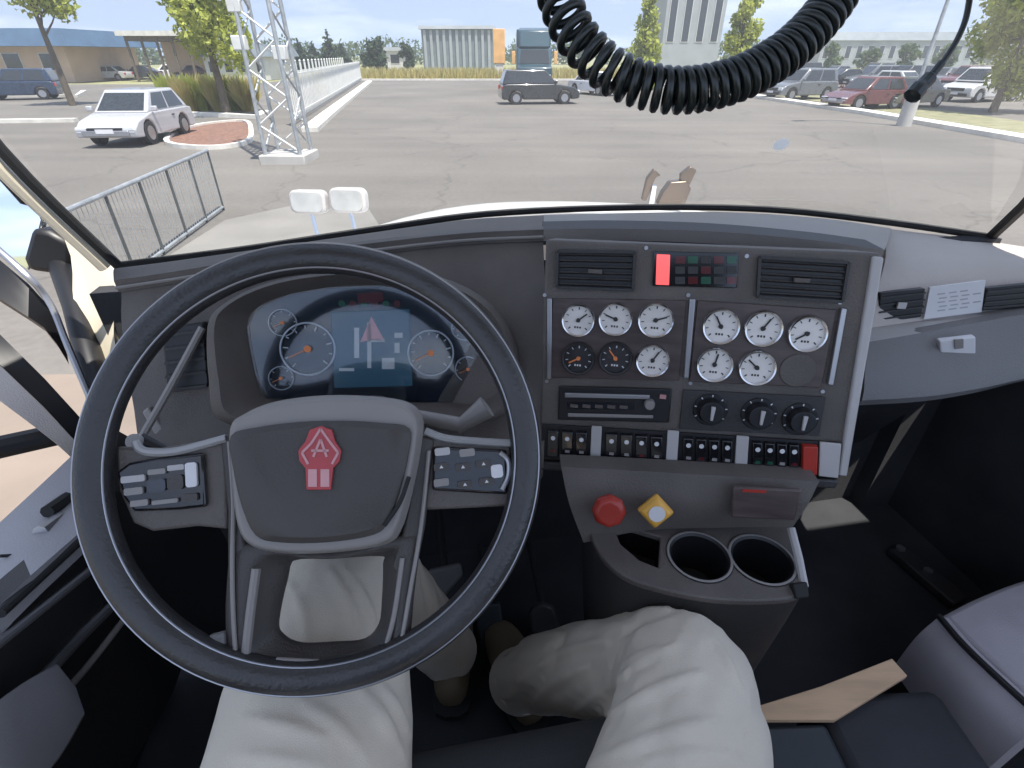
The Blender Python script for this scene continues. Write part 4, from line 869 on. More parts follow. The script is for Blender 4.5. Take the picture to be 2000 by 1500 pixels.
def vent(pix, n):
    mb = MB(); mb.ppoly(FP, pix, .001, .003); v = obj('air_vent', mb, M['black'], gpnl, .001)
    q = [Vector((*FP.px(*p), 0)) for p in pix]
    for i in range(4):
        a, b = q[i], q[(i + 1) % 4]; mb = MB(); mb.bar(FP.w(a.x, a.y, .005), FP.w(b.x, b.y, .005), .004, .006, FP.n); obj('vent_frame', mb, M['dashdark'], v)
    for k in range(n):
        f = (k + .6) / (n + .2); a = q[0].lerp(q[3], f); b = q[1].lerp(q[2], f); mb = MB(); mb.bar(FP.w(a.x + .003, a.y, .005), FP.w(b.x - .003, b.y, .005), .0022, .004, FP.n + FP.u * .6); obj('slat', mb, M['dashdark'], v)
    a = q[0].lerp(q[2], .5); mb = MB(); mb.box(FP, a.x - .010, a.x + .010, a.y - .004, a.y + .002, .006, .012); obj('vent_tab', mb, M['dash'], v, .001)
vent([(1090, 490), (1240, 492), (1236, 566), (1088, 560)], 6); vent([(1482, 502), (1654, 512), (1642, 588), (1478, 578)], 6)
for (x_, y_) in ((1064, 576), (1344, 576), (1348, 748), (1068, 744), (1640, 590), (1606, 764), (1458, 500), (1262, 484)):
    a, b = FP.px(x_, y_); mb = MB(); mb.cyl(FP, a, b, .0028, .0005, .0022, 12); mb.box(FP, a - .0022, a + .0022, b - .0004, b + .0004, .0022, .0026); obj('screw', mb, M['satin'], gpnl)
# warning lamp block
mb = MB(); mb.ppoly(FP, [(1276, 490), (1442, 494), (1438, 562), (1274, 558)], .001, .004); wl = obj('warning_lamp_block', mb, M['gloss'], gpnl, .001)
mb = MB(); mb.ppoly(FP, [(1282, 496), (1308, 497), (1306, 556), (1280, 555)], .0041, .0075); obj('lit_lamp', mb, M['redlamp'], wl, .001)
for r_ in range(3):
    for c_ in range(5):
        x_, y_ = 1318 + c_ * 25, 500 + r_ * 20; mb = MB(); mb.ppoly(FP, [(x_, y_), (x_ + 19, y_), (x_ + 19, y_ + 14), (x_, y_ + 14)], .0041, .0056); obj('lamp', mb, M[('dredlamp' if (r_ + c_) % 3 == 0 else 'green' if (r_ + c_) % 3 == 1 and r_ != 1 else 'dashdark')], wl)
# gauges
def gauge(px, py, R, face, ang, half=False):
    a, b = FP.px(px, py); g = FP.sub(a, b, .004)
    mb = MB(); mb.lathe(g, 0, 0, [(R * .90, 0), (R * .92, .0075), (R * 1.0, .0085), (R * 1.06, .006), (R * 1.08, 0)], 36); o = obj('gauge', mb, M['chrome'] if face == 'dial' else M['dashdark'], gpnl, ang=50)
    mb = MB(); mb.cyl(g, 0, 0, R * .91, .0003, .0015, 32); obj('dial_face', mb, M[face], o)
    mb = MB(); inkm = 'ink' if face == 'dial' else 'whiteink'
    for k in range(9):
        t = radians(225 - 270 * k / 8); mb.bar(g.w(R * .66 * cos(t), R * .66 * sin(t), .0018), g.w(R * .82 * cos(t), R * .82 * sin(t), .0018), R * (.07 if k % 4 == 0 else .045), .0005, g.n)
    for k in range(3): 
        mb.box(g, -R * .22 + k * R * .16, -R * .12 + k * R * .16, -R * .52, -R * .40, .0016, .0019)
    obj('dial_marks', mb, M[inkm], o)
    t = radians(ang); mb = MB(); mb.bar(g.w(-R * .15 * cos(t), -R * .15 * sin(t), .0034), g.w(R * .66 * cos(t), R * .66 * sin(t), .0034), R * .09, .0008, g.n); mb.cyl(g, 0, 0, R * .13, .0016, .0044, 14); obj('needle', mb, M['amber' if face != 'dial' else 'ink'], o)
    return o
for (x, y_, R, fc, an) in ((1130, 624, .0235, 'dial', 40), (1202, 622, .0235, 'dial', 160), (1280, 624, .0245, 'dial', 20), (1130, 698, .0235, 'dialdark', 210), (1202, 698, .0235, 'dialdark', 130), (1274, 702, .0235, 'dial', 60),
                           (1406, 636, .0245, 'dial', 120), (1488, 640, .0245, 'dial', 60), (1573, 650, .0245, 'dial', 215), (1394, 710, .0245, 'dial', 80), (1476, 716, .0245, 'dial', 140)):
    gauge(x, y_, R, fc, an)
a, b = FP.px(1556, 722); mb = MB(); mb.cyl(FP, a, b, .024, .004, .006, 32); obj('blank_cover', mb, M['dash'], gpnl, .001)
# radio
mb = MB(); mb.ppoly(FP, [(1092, 752), (1312, 758), (1306, 824), (1090, 818)], .001, .005); rd = obj('radio', mb, M['black'], gpnl, .002)
mb = MB(); mb.ppoly(FP, [(1104, 764), (1268, 768), (1268, 776), (1104, 773)], .0052, .010); obj('radio_bar', mb, M['satin'], rd, .001)
mb = MB(); mb.ppoly(FP, [(1108, 782), (1238, 785), (1238, 799), (1108, 796)], .0052, .0060); obj('radio_display', mb, M['gloss'], rd)
mb = MB(); mb.ppoly(FP, [(1110, 804), (1275, 808), (1275, 814), (1110, 811)], .0052, .008); obj('radio_bar', mb, M['hubrim'], rd, .001)
a, b = FP.px(1268, 786); mb = MB(); mb.cyl(FP, a, b, .0085, .005, .016, 20, .007); obj('radio_knob', mb, M['hubrim'], rd, .001)
for k in range(5): 
    a, b = FP.px(1122 + k * 24, 790 + k * .6); mb = MB(); mb.box(FP, a - .006, a + .006, b - .0025, b + .0025, .0061, .0075); obj('radio_button', mb, M['dash'], rd)
a, b = FP.px(1296, 772)
mb = MB(); mb.box(FP, a - .006, a + .003, b - .003, b + .003, .0052, .009); obj('radio_button', mb, M['pinkw'], rd)
# climate knobs
mb = MB(); mb.ppoly(FP, [(1334, 760), (1612, 774), (1598, 850), (1326, 836)], .001, .004); hp = obj('climate_panel', mb, M['dashdark'], gpnl, .001)
for (x, y_) in ((1386, 798), (1480, 806), (1560, 816)):
    a, b = FP.px(x, y_); g = FP.sub(a, b, .004)
    mb = MB(); mb.cyl(g, 0, 0, .0245, 0, .003, 32); mb.cyl(g, 0, 0, .019, .003, .018, 28, .0165); kn_ = obj('climate_knob', mb, M['black'], hp, .001)
    mb = MB(); mb.prism(g, [(-.0018, -.010), (.0018, -.010), (.0030, .011), (-.0030, .011)], .0181, .0225); mb2 = mb; obj
    o = obj('knob_grip', mb, M['lgrey'], hp, .0008)
    mb = MB()
    for k in range(7):
        t = radians(210 - 240 * k / 6); mb.bar(g.w(.0205 * cos(t), .0205 * sin(t), .0034), g.w(.0235 * cos(t), .0235 * sin(t), .0034), .0016, .0006, g.n)
    obj('knob_scale', mb, M['whiteink'], hp)
# rocker switches
mb = MB(); mb.ppoly(FP, [(1060, 826), (1640, 862), (1634, 928), (1056, 892)], .001, .006); sb = obj('switch_bar', mb, M['black'], gpnl, .001)
groups = ((1070, 1152, 3, 830), (1182, 1298, 4, 836), (1332, 1432, 4, 844), (1466, 1560, 4, 852))
for gi, (x0, x1, n, yy) in enumerate(groups):
    for k in range(n):
        xa = x0 + (x1 - x0) * k / n; xb = x0 + (x1 - x0) * (k + .86) / n; ya = yy + (xa - x0) * .06 + 4
        mb = MB(); mb.ppoly(FP, [(xa, ya), (xb, ya + 1), (xb - 1, ya + 56), (xa - 1, ya + 55)], .0062, .012, .12); s_ = obj('rocker_switch', mb, M['gloss'], gpnl, .001)
        xm = (xa + xb) / 2; mb = MB(); a, b = FP.px(xm, ya + 16); mb.cyl(FP, a, b, .0036, .0121, .0128, 10); obj('switch_symbol', mb, M['whiteink'], s_)
        mb = MB(); a, b = FP.px(xm, ya + 40); mb.box(FP, a - .0035, a + .0035, b - .0022, b + .0022, .0121, .0127); obj('switch_symbol', mb, M['green' if gi == 3 and k < 2 else 'dredlamp' if (gi + k) % 3 == 0 else 'hubrim'], s_)
mb = MB(); mb.ppoly(FP, [(1562, 862), (1592, 864), (1590, 922), (1560, 920)], .0062, .015, .08); obj('rocker_switch', mb, M['redknob'], gpnl, .001, label='red rocker switch at the right end of the row')
for pts in ([(1156, 828), (1176, 829), (1173, 888), (1153, 887)], [(1303, 836), (1325, 838), (1321, 898), (1299, 896)], [(1436, 846), (1460, 848), (1456, 910), (1432, 907)], [(1597, 858), (1638, 862), (1632, 928), (1594, 924)]):
    mb = MB(); mb.ppoly(FP, pts, .0062, .0105); obj('switch_spacer', mb, M['lgrey'], gpnl, .001)
mb = MB(); mb.ppoly(FP, [(1054, 896), (1634, 932), (1626, 948), (1052, 912)], -.06, .012); obj('lower_lip', mb, M['dashdark'], gpnl, .003)

# ---- lower console with brake valves and cup holders
con = thing('lower_console', 'grey lower console with two brake knobs and two cup holders', 'console', P(1380, 1120, .80))
fc_rows = [[P(1096, 912, .80), P(1250, 920, .785), P(1420, 930, .765), P(1600, 940, .745)], [P(1112, 985, .80), P(1250, 985, .785), P(1420, 990, .77), P(1578, 985, .75)], [P(1140, 1060, .815), P(1260, 1036, .81), P(1420, 1030, .795), P(1548, 1030, .77)]]
mb = MB(); mb.grid(fc_rows, thick=(0, .03, 0), sub=4); obj('console_face', mb, M['dash'], con)
zs = EYE.z - .625
def sh(px, py): v = G(px, py, zs); return (v.x, v.y)
shelf_o = [sh(*p) for p in ((1136, 960), (1150, 1030), (1172, 1080), (1220, 1125), (1300, 1152), (1400, 1170), (1500, 1172), (1556, 1164), (1572, 1140), (1562, 1090), (1546, 1030), (1420, 1020), (1300, 1010), (1200, 985))]
FS = Fr.__new__(Fr); FS.O = Vector((0, 0, zs)); FS.r = Vector((1, 0, 0)); FS.u = Vector((0, 1, 0)); FS.n = Vector((0, 0, 1))
# shelf plate with real holes (boolean-free: triangle fill with hole loops)
def plate_with_holes(outer, holes, z, th):
    bm = bmesh.new(); edges = []
    for loop in [outer] + holes:
        vs = [bm.verts.new((p[0], p[1], z)) for p in loop]
        for i in range(len(vs)): edges.append(bm.edges.new((vs[i], vs[(i + 1) % len(vs)])))
    bmesh.ops.triangle_fill(bm, use_beauty=True, use_dissolve=False, edges=edges)
    r = bmesh.ops.extrude_face_region(bm, geom=bm.faces[:]); vs = [g for g in r['geom'] if isinstance(g, bmesh.types.BMVert)]
    bmesh.ops.translate(bm, verts=vs, vec=(0, 0, -th)); bm.verts.index_update()
    m = MB(); m.add([v.co.copy() for v in bm.verts], [[v.index for v in f.verts] for f in bm.faces]); bm.free(); return m
def circ(c, r, n=28): return [(c[0] + r * cos(2 * pi * k / n), c[1] + r * sin(2 * pi * k / n)) for k in range(n)]
c1, c2 = sh(1366, 1086), sh(1488, 1092); R1 = .042
pocket = [sh(*p) for p in ((1196, 1020), (1290, 1048), (1286, 1108), (1250, 1094), (1212, 1062))]
mb = plate_with_holes(smooth_poly(shelf_o, 4), [circ(c1, R1), circ(c2, R1), pocket], zs, .012)
obj('console_shelf', mb, M['dash'], con, .0025)
for c in (c1, c2):
    mb = MB(); mb.lathe(FS, c[0], c[1], [(R1 + .001, 0.0015), (R1 - .002, -.002), (R1 - .004, -.075), (R1 - .034, -.075), (R1 - .034, -.078), (R1, -.078), (R1 + .006, .0015)], 36); obj('cup_holder', mb, M['black'], con)
    mb = MB(); mb.cyl(FS, c[0], c[1], R1 - .006, -.074, -.07, 28); obj('cup_holder_mat', mb, M['rubber'], con)
    mb = MB(); mb.torus(FS, c[0], c[1], R1 + .003, .0022, 40, 8, .6, .001); obj('cup_holder_ring', mb, M['hubrim'], con)
mb = MB(); mb.prism(FS, pocket, -.06, -.055); obj('pocket_floor', mb, M['rubber'], con)
so_ = smooth_poly(shelf_o, 4); n_ = len(so_); vs = []; 
for (x_, y_) in so_:
    cxm, cym = (c1[0] + c2[0]) / 2, c1[1] + .06; vs += [(x_, y_, zs - .010), (cxm + (x_ - cxm) * .97, cym + (y_ - cym) * .98, zs - .07), (cxm + (x_ - cxm) * .8, cym + (y_ - cym) * .9 + .02, zs - .45)]
mb = MB(); mb.add(vs, [(k * 3 + j, ((k + 1) % n_) * 3 + j, ((k + 1) % n_) * 3 + j + 1, k * 3 + j + 1) for k in range(n_) for j in range(2)]); obj('console_skirt', mb, M['dashdark'], con, ang=60)
mb = MB(); mb.tube([P(1545, 1032, .776), P(1560, 1090, .755), P(1571, 1146, .735)], .006, 8); obj('edge_trim', mb, M['lgrey'], con)
mb = MB(); mb.ppoly(Fr(P(1560, 1150, .72), -11, 50), [(1545, 1140), (1574, 1136), (1578, 1166), (1552, 1170)], -.01, .006); obj('edge_clip', mb, M['rubber'], con, .002)
FK = Fr(P(1230, 985, .782), -5, 22)
def knob(px, py, sides, R, m, nm, lab):
    a, b = FK.px(px, py); g = FK.sub(a, b, 0)
    mb = MB(); mb.cyl(g, 0, 0, .010, -.005, .02, 16); base = obj('valve_stem', mb, M['satin'], con)
    mb = MB(); poly = [(R * cos(2 * pi * (k + .5 if sides == 4 else k) / sides + (pi / 4 if sides == 4 else 0)), R * sin(2 * pi * (k + .5 if sides == 4 else k) / sides + (pi / 4 if sides == 4 else 0))) for k in range(sides)]
    mb.prism(g, poly, .02, .030); mb.prism(g, poly, .030, .036, .25); obj(nm, mb, M[m], con, .003, label=lab, seg=3)
    mb = MB(); mb.cyl(g, 0, 0, R * .45, .0361, .0375, 16); obj('knob_badge', mb, M['sticker' if sides == 4 else 'pinkw'], con) if sides == 4 else None
knob(1186, 984, 8, .025, 'redknob', 'brake_knob', 'red eight-sided brake knob'); knob(1274, 984, 4, .026, 'yelknob', 'brake_knob', 'yellow square brake knob set on its corner')
mb = MB(); g = Fr(P(1500, 990, .752), -11, 18); mb.ppoly(g, [(1428, 944), (1562, 950), (1548, 1010), (1424, 1004)], .004, .012); obj('storage_bin_lid', mb, M['wood'], con, .003)
mb = MB(); mb.ppoly(g, [(1446, 948), (1492, 950), (1491, 955), (1446, 953)], .0125, .0135); obj('bin_marking', mb, M['redknob'], con)

# ---- passenger dashboard
pd = thing('passenger_dashboard', 'light grey passenger side dashboard with vents and blue-grey glovebox', 'dashboard', P(1900, 800, 1.0))
rA = [P(1728, 446, 1.34), P(1800, 455, 1.33), P(1900, 467, 1.32), P(2000, 482, 1.28), P(2140, 505, 1.22)]
rB = [P(1730, 500, 1.08), P(1800, 502, 1.08), P(1900, 502, 1.07), P(2000, 506, 1.05), P(2140, 520, 1.0)]
rC = [P(1716, 560, 1.00), P(1800, 552, 1.00), P(1900, 545, 1.0), P(2000, 542, .98), P(2140, 545, .95)]
rD = [P(1702, 640, 1.0), P(1800, 626, 1.0), P(1900, 612, .995), P(2000, 598, .98), P(2140, 585, .95)]
mb = MB(); mb.grid([rA, rB, rC, rD], thick=(0, .02, -.02), sub=4); obj('top_pad', mb, M['pgrey'], pd)  # sunlight on the top is put into the pale pad colour
rE = [P(1696, 668, .97), P(1800, 650, .965), P(1900, 632, .96), P(2000, 614, .95), P(2140, 596, .93)]
mb = MB(); mb.grid([rD, rE], thick=(0, .02, -.01), sub=4); obj('trim_strip', mb, M['lgrey'], pd)
rF = [P(1690, 720, .955), P(1800, 712, .95), P(1900, 700, .945), P(2000, 688, .935), P(2140, 670, .92)]
rG = [P(1672, 792, .97), P(1800, 784, .96), P(1900, 768, .955), P(2000, 744, .95), P(2140, 720, .94)]
rH = [p + Vector((0, .16, -.05)) for p in rG]
mb = MB(); mb.grid([rE, rF, rG, rH], thick=(0, .02, 0), sub=4); obj('glovebox', mb, M['bluegrey'], pd)
rI = [p + Vector((0, .30, -.5)) for p in rH]
mb = MB(); mb.grid([rH, rI], thick=(0, .02, 0), sub=2); obj('kick_panel', mb, M['floor'], pd)
FV = Fr(P(1850, 590, .985), -6, 10)
for pts in ([(1716, 572), (1804, 562), (1796, 618), (1710, 630)], [(1924, 562), (2060, 548), (2052, 594), (1912, 606)]):
    mb = MB(); mb.ppoly(FV, pts, -.01, .006); v = obj('air_vent', mb, M['black'], pd, .002)
    q = [Vector((*FV.px(*p), 0)) for p in pts]
    for k in range(4):
        f_ = (k + .6) / 4.2; a = q[0].lerp(q[3], f_); b = q[1].lerp(q[2], f_); mb = MB(); mb.bar(FV.w(a.x, a.y, .008), FV.w(b.x, b.y, .008), .003, .003, FV.n); obj('slat', mb, M['dashdark'], v)
a, b = FV.px(1754, 594); mb = MB(); mb.box(FV, a - .008, a + .008, b - .006, b + .006, .009, .014); obj('vent_tab', mb, M['lgrey'], pd, .001)
mb = MB(); mb.ppoly(FV, [(1812, 560), (1920, 546), (1912, 608), (1800, 622)], .001, .007); lab = obj('label_plate', mb, M['sticker'], pd, .0006)
mb = MB()
for r_ in range(5):
    for c_ in range(3 + r_ % 2):
        x_ = 1826 + c_ * 22 + r_ % 2 * 3; y_ = 572 + r_ * 8 - c_ * 2.8; mb.ppoly(FV, [(x_, y_), (x_ + 15, y_ - 2), (x_ + 15, y_ + .5), (x_, y_ + 2.5)], .0072, .0074)
obj('printed_lines', mb, mat('faint_print', (.42, .42, .43), .7), lab)
FG = Fr(P(1862, 676, .955), -6, -2)
mb = MB(); mb.ppoly(FG, [(1828, 660), (1898, 652), (1898, 686), (1832, 696)], .0, .012); lt = obj('latch', mb, M['sticker'], pd, .002)
mb = MB(); mb.ppoly(FG, [(1855, 656), (1872, 655), (1872, 672), (1856, 674)], .0122, .015); obj('latch_button', mb, M['hubrim'], lt)
mb = MB(); mb.ppoly(FG, [(1834, 698), (1896, 690), (1892, 704), (1838, 712)], -.002, .006); obj('latch_recess', mb, M['rubber'], lt)

# ---- seats
seat = thing('driver_seat', 'dark driver seat cushion under the person', 'seat', cabpt(.0, .0, -1.2))
def cushion(name, lat, fwd, w_, d_, z0, z1, m, par, bev=.05):
    mb = MB(); mb.box(CF, lat - w_ / 2, lat + w_ / 2, fwd - d_ / 2, fwd + d_ / 2, z0, z1); return obj(name, mb, M[m], par, bev, seg=4)
cushion('cushion', -.02, .06, .52, .58, -.90, -.745, 'seatdark', seat)
cushion('base', -.02, .02, .40, .44, -1.22, -.90, 'rubber', seat, .02)
mb = MB(); sfx = Fr.__new__(Fr); sfx.O = EYE; sfx.r = V_; sfx.u = Z_; sfx.n = W_
mb.prism(sfx, [(-.28, -.80), (-.38, -.80), (-.56, .02), (-.46, .02)], -.26, .22); obj('backrest', mb, M['seatdark'], seat, .04, seg=4)
ps = thing('passenger_seat', 'light grey cloth passenger seat at the right edge', 'seat', P(2000, 1350, 1.1))  # the cab's own passenger seat
FSn = Fr.__new__(Fr)
top = [P(1840, 1200, 1.06), P(1920, 1160, 1.10), P(2010, 1128, 1.14), P(2140, 1100, 1.16)]
m1 = [P(1890, 1250, 1.0), P(1960, 1215, 1.03), P(2060, 1180, 1.06), P(2200, 1150, 1.08)]
m2 = [P(1960, 1310, .94), P(2010, 1300, .96), P(2100, 1260, .98), P(2260, 1220, 1.0)]
m3 = [P(2060, 1400, .88), P(2110, 1390, .89), P(2200, 1340, .90), P(2340, 1300, .92)]
mb = MB(); mb.grid([top, m1, m2, m3], thick=(0, 0, -.12), sub=4); cu = obj('cushion', mb, M['seat'], ps, .012)
e1 = [P(1832, 1206, 1.045), P(1880, 1262, .985), P(1945, 1325, .925), P(2040, 1412, .865)]
e2 = [p + Vector((-.03, -.01, -.05)) for p in e1]; e3 = [p + Vector((-.035, -.01, -.16)) for p in e1]
mb = MB(); mb.grid([e1, e2, e3], thick=(.02, 0, 0), sub=4); obj('bolster', mb, M['seat'], ps)
mb = MB(); mb.tube(catmull([p + Vector((.002, .002, .002)) for p in e1], 5), .006, 8); obj('piping', mb, M['rubber'], ps)
e4 = [p + Vector((.02, .0, -.55)) for p in e3]
mb = MB(); mb.grid([e3, e4], thick=(.02, 0, 0), sub=2); obj('seat_base', mb, M['rubber'], ps)
fr_ = [top[0] + Vector((-.02, 0, -.1)), top[1] + Vector((0, .01, -.1)), top[2] + Vector((0, .01, -.1)), top[3] + Vector((0, .01, -.1))]
mb = MB(); mb.grid([fr_, [p + Vector((0, -.02, -.4)) for p in fr_]], thick=(0, -.02, 0), sub=2); obj('seat_front', mb, M['rubber'], ps)
zf = EYE.z - 1.215; a_, b_ = G(1745, 1078, zf), G(1870, 1184, zf); mb = MB(); mb.bar(a_ + Z_ * .012, b_ + Z_ * .012, .055, .024); rl = obj('seat_rail', mb, M['dashdark'], ps, .004)
for q in (.06, .5): 
    c_ = a_.lerp(b_, q); mb = MB(); mb.cyl(ground_frame(c_.x, c_.y, 0, c_.z), 0, 0, .012, .024, .032, 6); obj('bolt', mb, M['satin'], rl)

# storage box with tan lid between the seats
bx = thing('storage_bin', 'dark slate storage bin on the floor beside the right knee', 'bin', P(1560, 1420, .95))
A_ = P(1470, 1408, .82); mb = MB(); fb = ground_frame(A_.x, A_.y, radians(2), 0)
zt = A_.z - .004; mb.box(fb, 0, .115, -.34, -.004, zt - .30, zt); obj('bin_body', mb, M['slate'], bx, .008)
brd = MB(); zt2 = zt + .001
def hz(px, py): v = G(px, py, zt2); return (v.x, v.y)
brd.prism(WORLD, [hz(1440, 1396), hz(1600, 1346), hz(1738, 1292), hz(1768, 1326), hz(1628, 1412), hz(1440, 1412)], zt2, zt2 + .010)
tag(obj('cardboard_sheet', brd, M['tan'], None, .0015), 'tan cardboard sheet lying on the dark bin right of the knee', 'cardboard')
mb = MB(); mb.box(fb, .12, .34, -.34, .05, zt - .42, zt - .012); ob = obj('engine_cover_box', mb, M['floor'], None, .02); tag(ob, 'black box under the tan cardboard sheet between the seats', 'box')

# pedals
ped = thing('pedals', 'dark foot pedals below the dashboard', 'pedals', P(1000, 1260, 1.3))
FPd = Fr(P(960, 1230, 1.28), 10, 35)
mb = MB(); mb.ppoly(FPd, [(926, 1180), (976, 1172), (990, 1290), (946, 1320)], 0, .02); obj('brake_pedal', mb, M['slate'], ped, .006)
mb = MB(); mb.ppoly(FPd, [(1030, 1190), (1052, 1170), (1080, 1178), (1096, 1230), (1050, 1240), (1030, 1230)], 0, .02); obj('accelerator_pedal', mb, M['dashdark'], ped, .01)
mb = MB(); mb.ppoly(FPd, [(836, 1110), (900, 1096), (904, 1120), (862, 1170), (840, 1160)], 0, .02); obj('clutch_pedal', mb, M['bluegrey'], ped, .008)
for x_, y_ in ((955, 1185), (1060, 1180), (868, 1110)):
    mb = MB(); a, b = FPd.px(x_, y_); mb.tube([FPd.w(a, b, 0), FPd.w(a, b + .12, -.12)], .009, 8); obj('pedal_arm', mb, M['rubber'], ped)

# ================================================================== PERSON
person = thing('person', 'seated person in pale khaki trousers with one knee splayed right of the wheel', 'person', EYE + Vector((-.03, .1, -.78)))
def off(x, y, z): return EYE + Vector((x, y, z))
def limb(mb, path, rad, seed, n=10, m=40, amp=.007):
    pts = catmull(path, n); rr = [v.x for v in catmull([(r, 0, 0) for r in rad], n)]
    T0 = (pts[1] - pts[0]).normalized(); N = (Z_ - T0 * Z_.dot(T0)).normalized(); vs = []; K = len(pts)
    for i, p in enumerate(pts):
        T = (pts[min(i + 1, K - 1)] - pts[max(i - 1, 0)]).normalized(); N = (N - T * N.dot(T)).normalized(); B = T.cross(N)
        for k in range(m):
            a = 2 * pi * k / m; s = i / K * 7
            q = Vector((cos(a) * 1.1 + s * .55 + seed, sin(a) * 1.1 - s * .8, s * .5))
            wv = abs(noise.noise(q * 1.25)); w2 = 1 - abs(noise.noise(q * 2.1 + Vector((5, 2, 1)))) * 2
            u_ = i / K * 9 + 1.3 * sin(a + seed); crease = noise.noise(Vector((u_ * .7 + cos(a) * .5, cos(a) * .6, sin(a) * .6 + seed))) ; cr = 1 - min(1, abs(crease) * 6)
            dr = amp * (1.0 * wv + .4 * max(0, w2) ** 3 - .9 * cr ** 2 - .2)
            vs.append(p + (N * cos(a) + B * sin(a)) * (rr[i] + dr))
    fs = [(i * m + k, i * m + (k + 1) % m, (i + 1) * m + (k + 1) % m, (i + 1) * m + k) for i in range(K - 1) for k in range(m)] + [tuple(range(m - 1, -1, -1)), tuple(range((K - 1) * m, K * m))]
    mb.add(vs, fs)
tr = MB()
limb(tr, [off(.03, -.16, -.70), off(.10, .04, -.685), off(.160, .20, -.674), off(.214, .335, -.668), off(.214, .40, -.708), off(.165, .45, -.79), off(.085, .52, -.92), off(.015, .60, -1.10)], [.105, .108, .100, .084, .080, .074, .068, .060], 3.1, 12, 44)
limb(tr, [off(-.12, -.16, -.70), off(-.175, .05, -.685), off(-.215, .22, -.672), off(-.238, .43, -.645), off(-.238, .535, -.685), off(-.225, .60, -.80), off(-.185, .63, -.94), off(-.14, .67, -1.11)], [.105, .116, .112, .100, .086, .074, .068, .062], 8.4, 12, 44)
limb(tr, [off(-.045, -.22, -.62), off(-.045, -.20, -.70), off(-.045, -.16, -.74)], [.15, .16, .12], 1, 6, 40, .003)
from mathutils.bvhtree import BVHTree
bvh = BVHTree.FromPolygons([Vector(v) for v in tr.v], tr.f)
for pts, r0_ in (([(1110, 1445), (1200, 1392), (1290, 1345), (1375, 1312)], .011), ([(1140, 1494), (1240, 1457), (1330, 1427), (1410, 1404)], .011), ([(1110, 1400), (1200, 1335), (1270, 1285), (1330, 1255)], .010),
                 ([(1170, 1345), (1230, 1295), (1290, 1262)], .009), ([(1010, 1335), (1070, 1290), (1140, 1262), (1230, 1248)], .010), ([(1040, 1375), (1090, 1330), (1150, 1300)], .009), ([(1250, 1490), (1340, 1478), (1430, 1470)], .009),
                 ([(1390, 1240), (1420, 1290), (1450, 1350)], .008),
                 ([(690, 1335), (745, 1400), (790, 1480)], .011), ([(730, 1325), (780, 1392), (812, 1470)], .010), ([(640, 1105), (682, 1180), (704, 1255)], .010), ([(668, 1100), (716, 1180), (740, 1250)], .009),
                 ([(470, 1400), (560, 1418), (650, 1446)], .008), ([(590, 1370), (660, 1420), (720, 1490)], .009), ([(560, 1130), (590, 1190), (600, 1260)], .007), ([(450, 1470), (540, 1484), (640, 1496)], .007)):
    pp = catmull([Vector((x, y, 0)) for x, y in pts], 6); hits = []
    for q in pp:
        h = bvh.ray_cast(EYE, ray(q.x, q.y).normalized())
        if h[0] is not None:
            nn = h[1] if h[1].dot(EYE - h[0]) > 0 else -h[1]; hits.append((h[0], nn))
    if len(hits) > 4:
        L_ = len(hits); rr_ = [r0_ * (.35 + .65 * sin(pi * (k + .5) / L_)) for k in range(L_)]
        tr.tube([h - n_ * (r * .35) for (h, n_), r in zip(hits, rr_)], rr_, 8)
tro = obj('trousers', tr, M['trouser'], person, ang=180)
rm = tro.modifiers.new('remesh', 'REMESH'); rm.mode = 'VOXEL'; rm.voxel_size = .0036; rm.use_smooth_shade = True
sm = tro.modifiers.new('smooth', 'SMOOTH'); sm.factor = .5; sm.iterations = 7
def fold(pts, r):
    mbf = MB(); mbf.tube(catmull(pts, 6), r, 8); return mbf
for (c_, d_, r_) in ((off(.015, .60, -1.10), Vector((-.07, .08, -.18)), .058), (off(-.14, .67, -1.11), Vector((.045, .04, -.17)), .058)):
    d_.normalize(); h_ = Fr.__new__(Fr); h_.O = c_; h_.n = d_; h_.r = d_.orthogonal().normalized(); h_.u = h_.n.cross(h_.r)
    mb = MB(); mb.lathe(h_, 0, 0, [(r_ + .004, -.03), (r_ + .006, 0), (r_ + .004, .012), (r_ - .004, .012), (r_ - .004, -.03)], 28); obj('trouser_hem', mb, M['trouser'], person)
    mb = MB(); mb.tube([c_ - d_ * .02, c_ + d_ * .07], .04, 14); obj('sock', mb, M['seatdark'], person)
to = MB(); limb(to, [off(-.045, -.20, -.66), off(-.045, -.235, -.55), off(-.045, -.26, -.42), off(-.045, -.27, -.33)], [.15, .15, .15, .14], 4, 6, 40, .003)
obj('shirt', to, M['shirt'], person, ang=180)
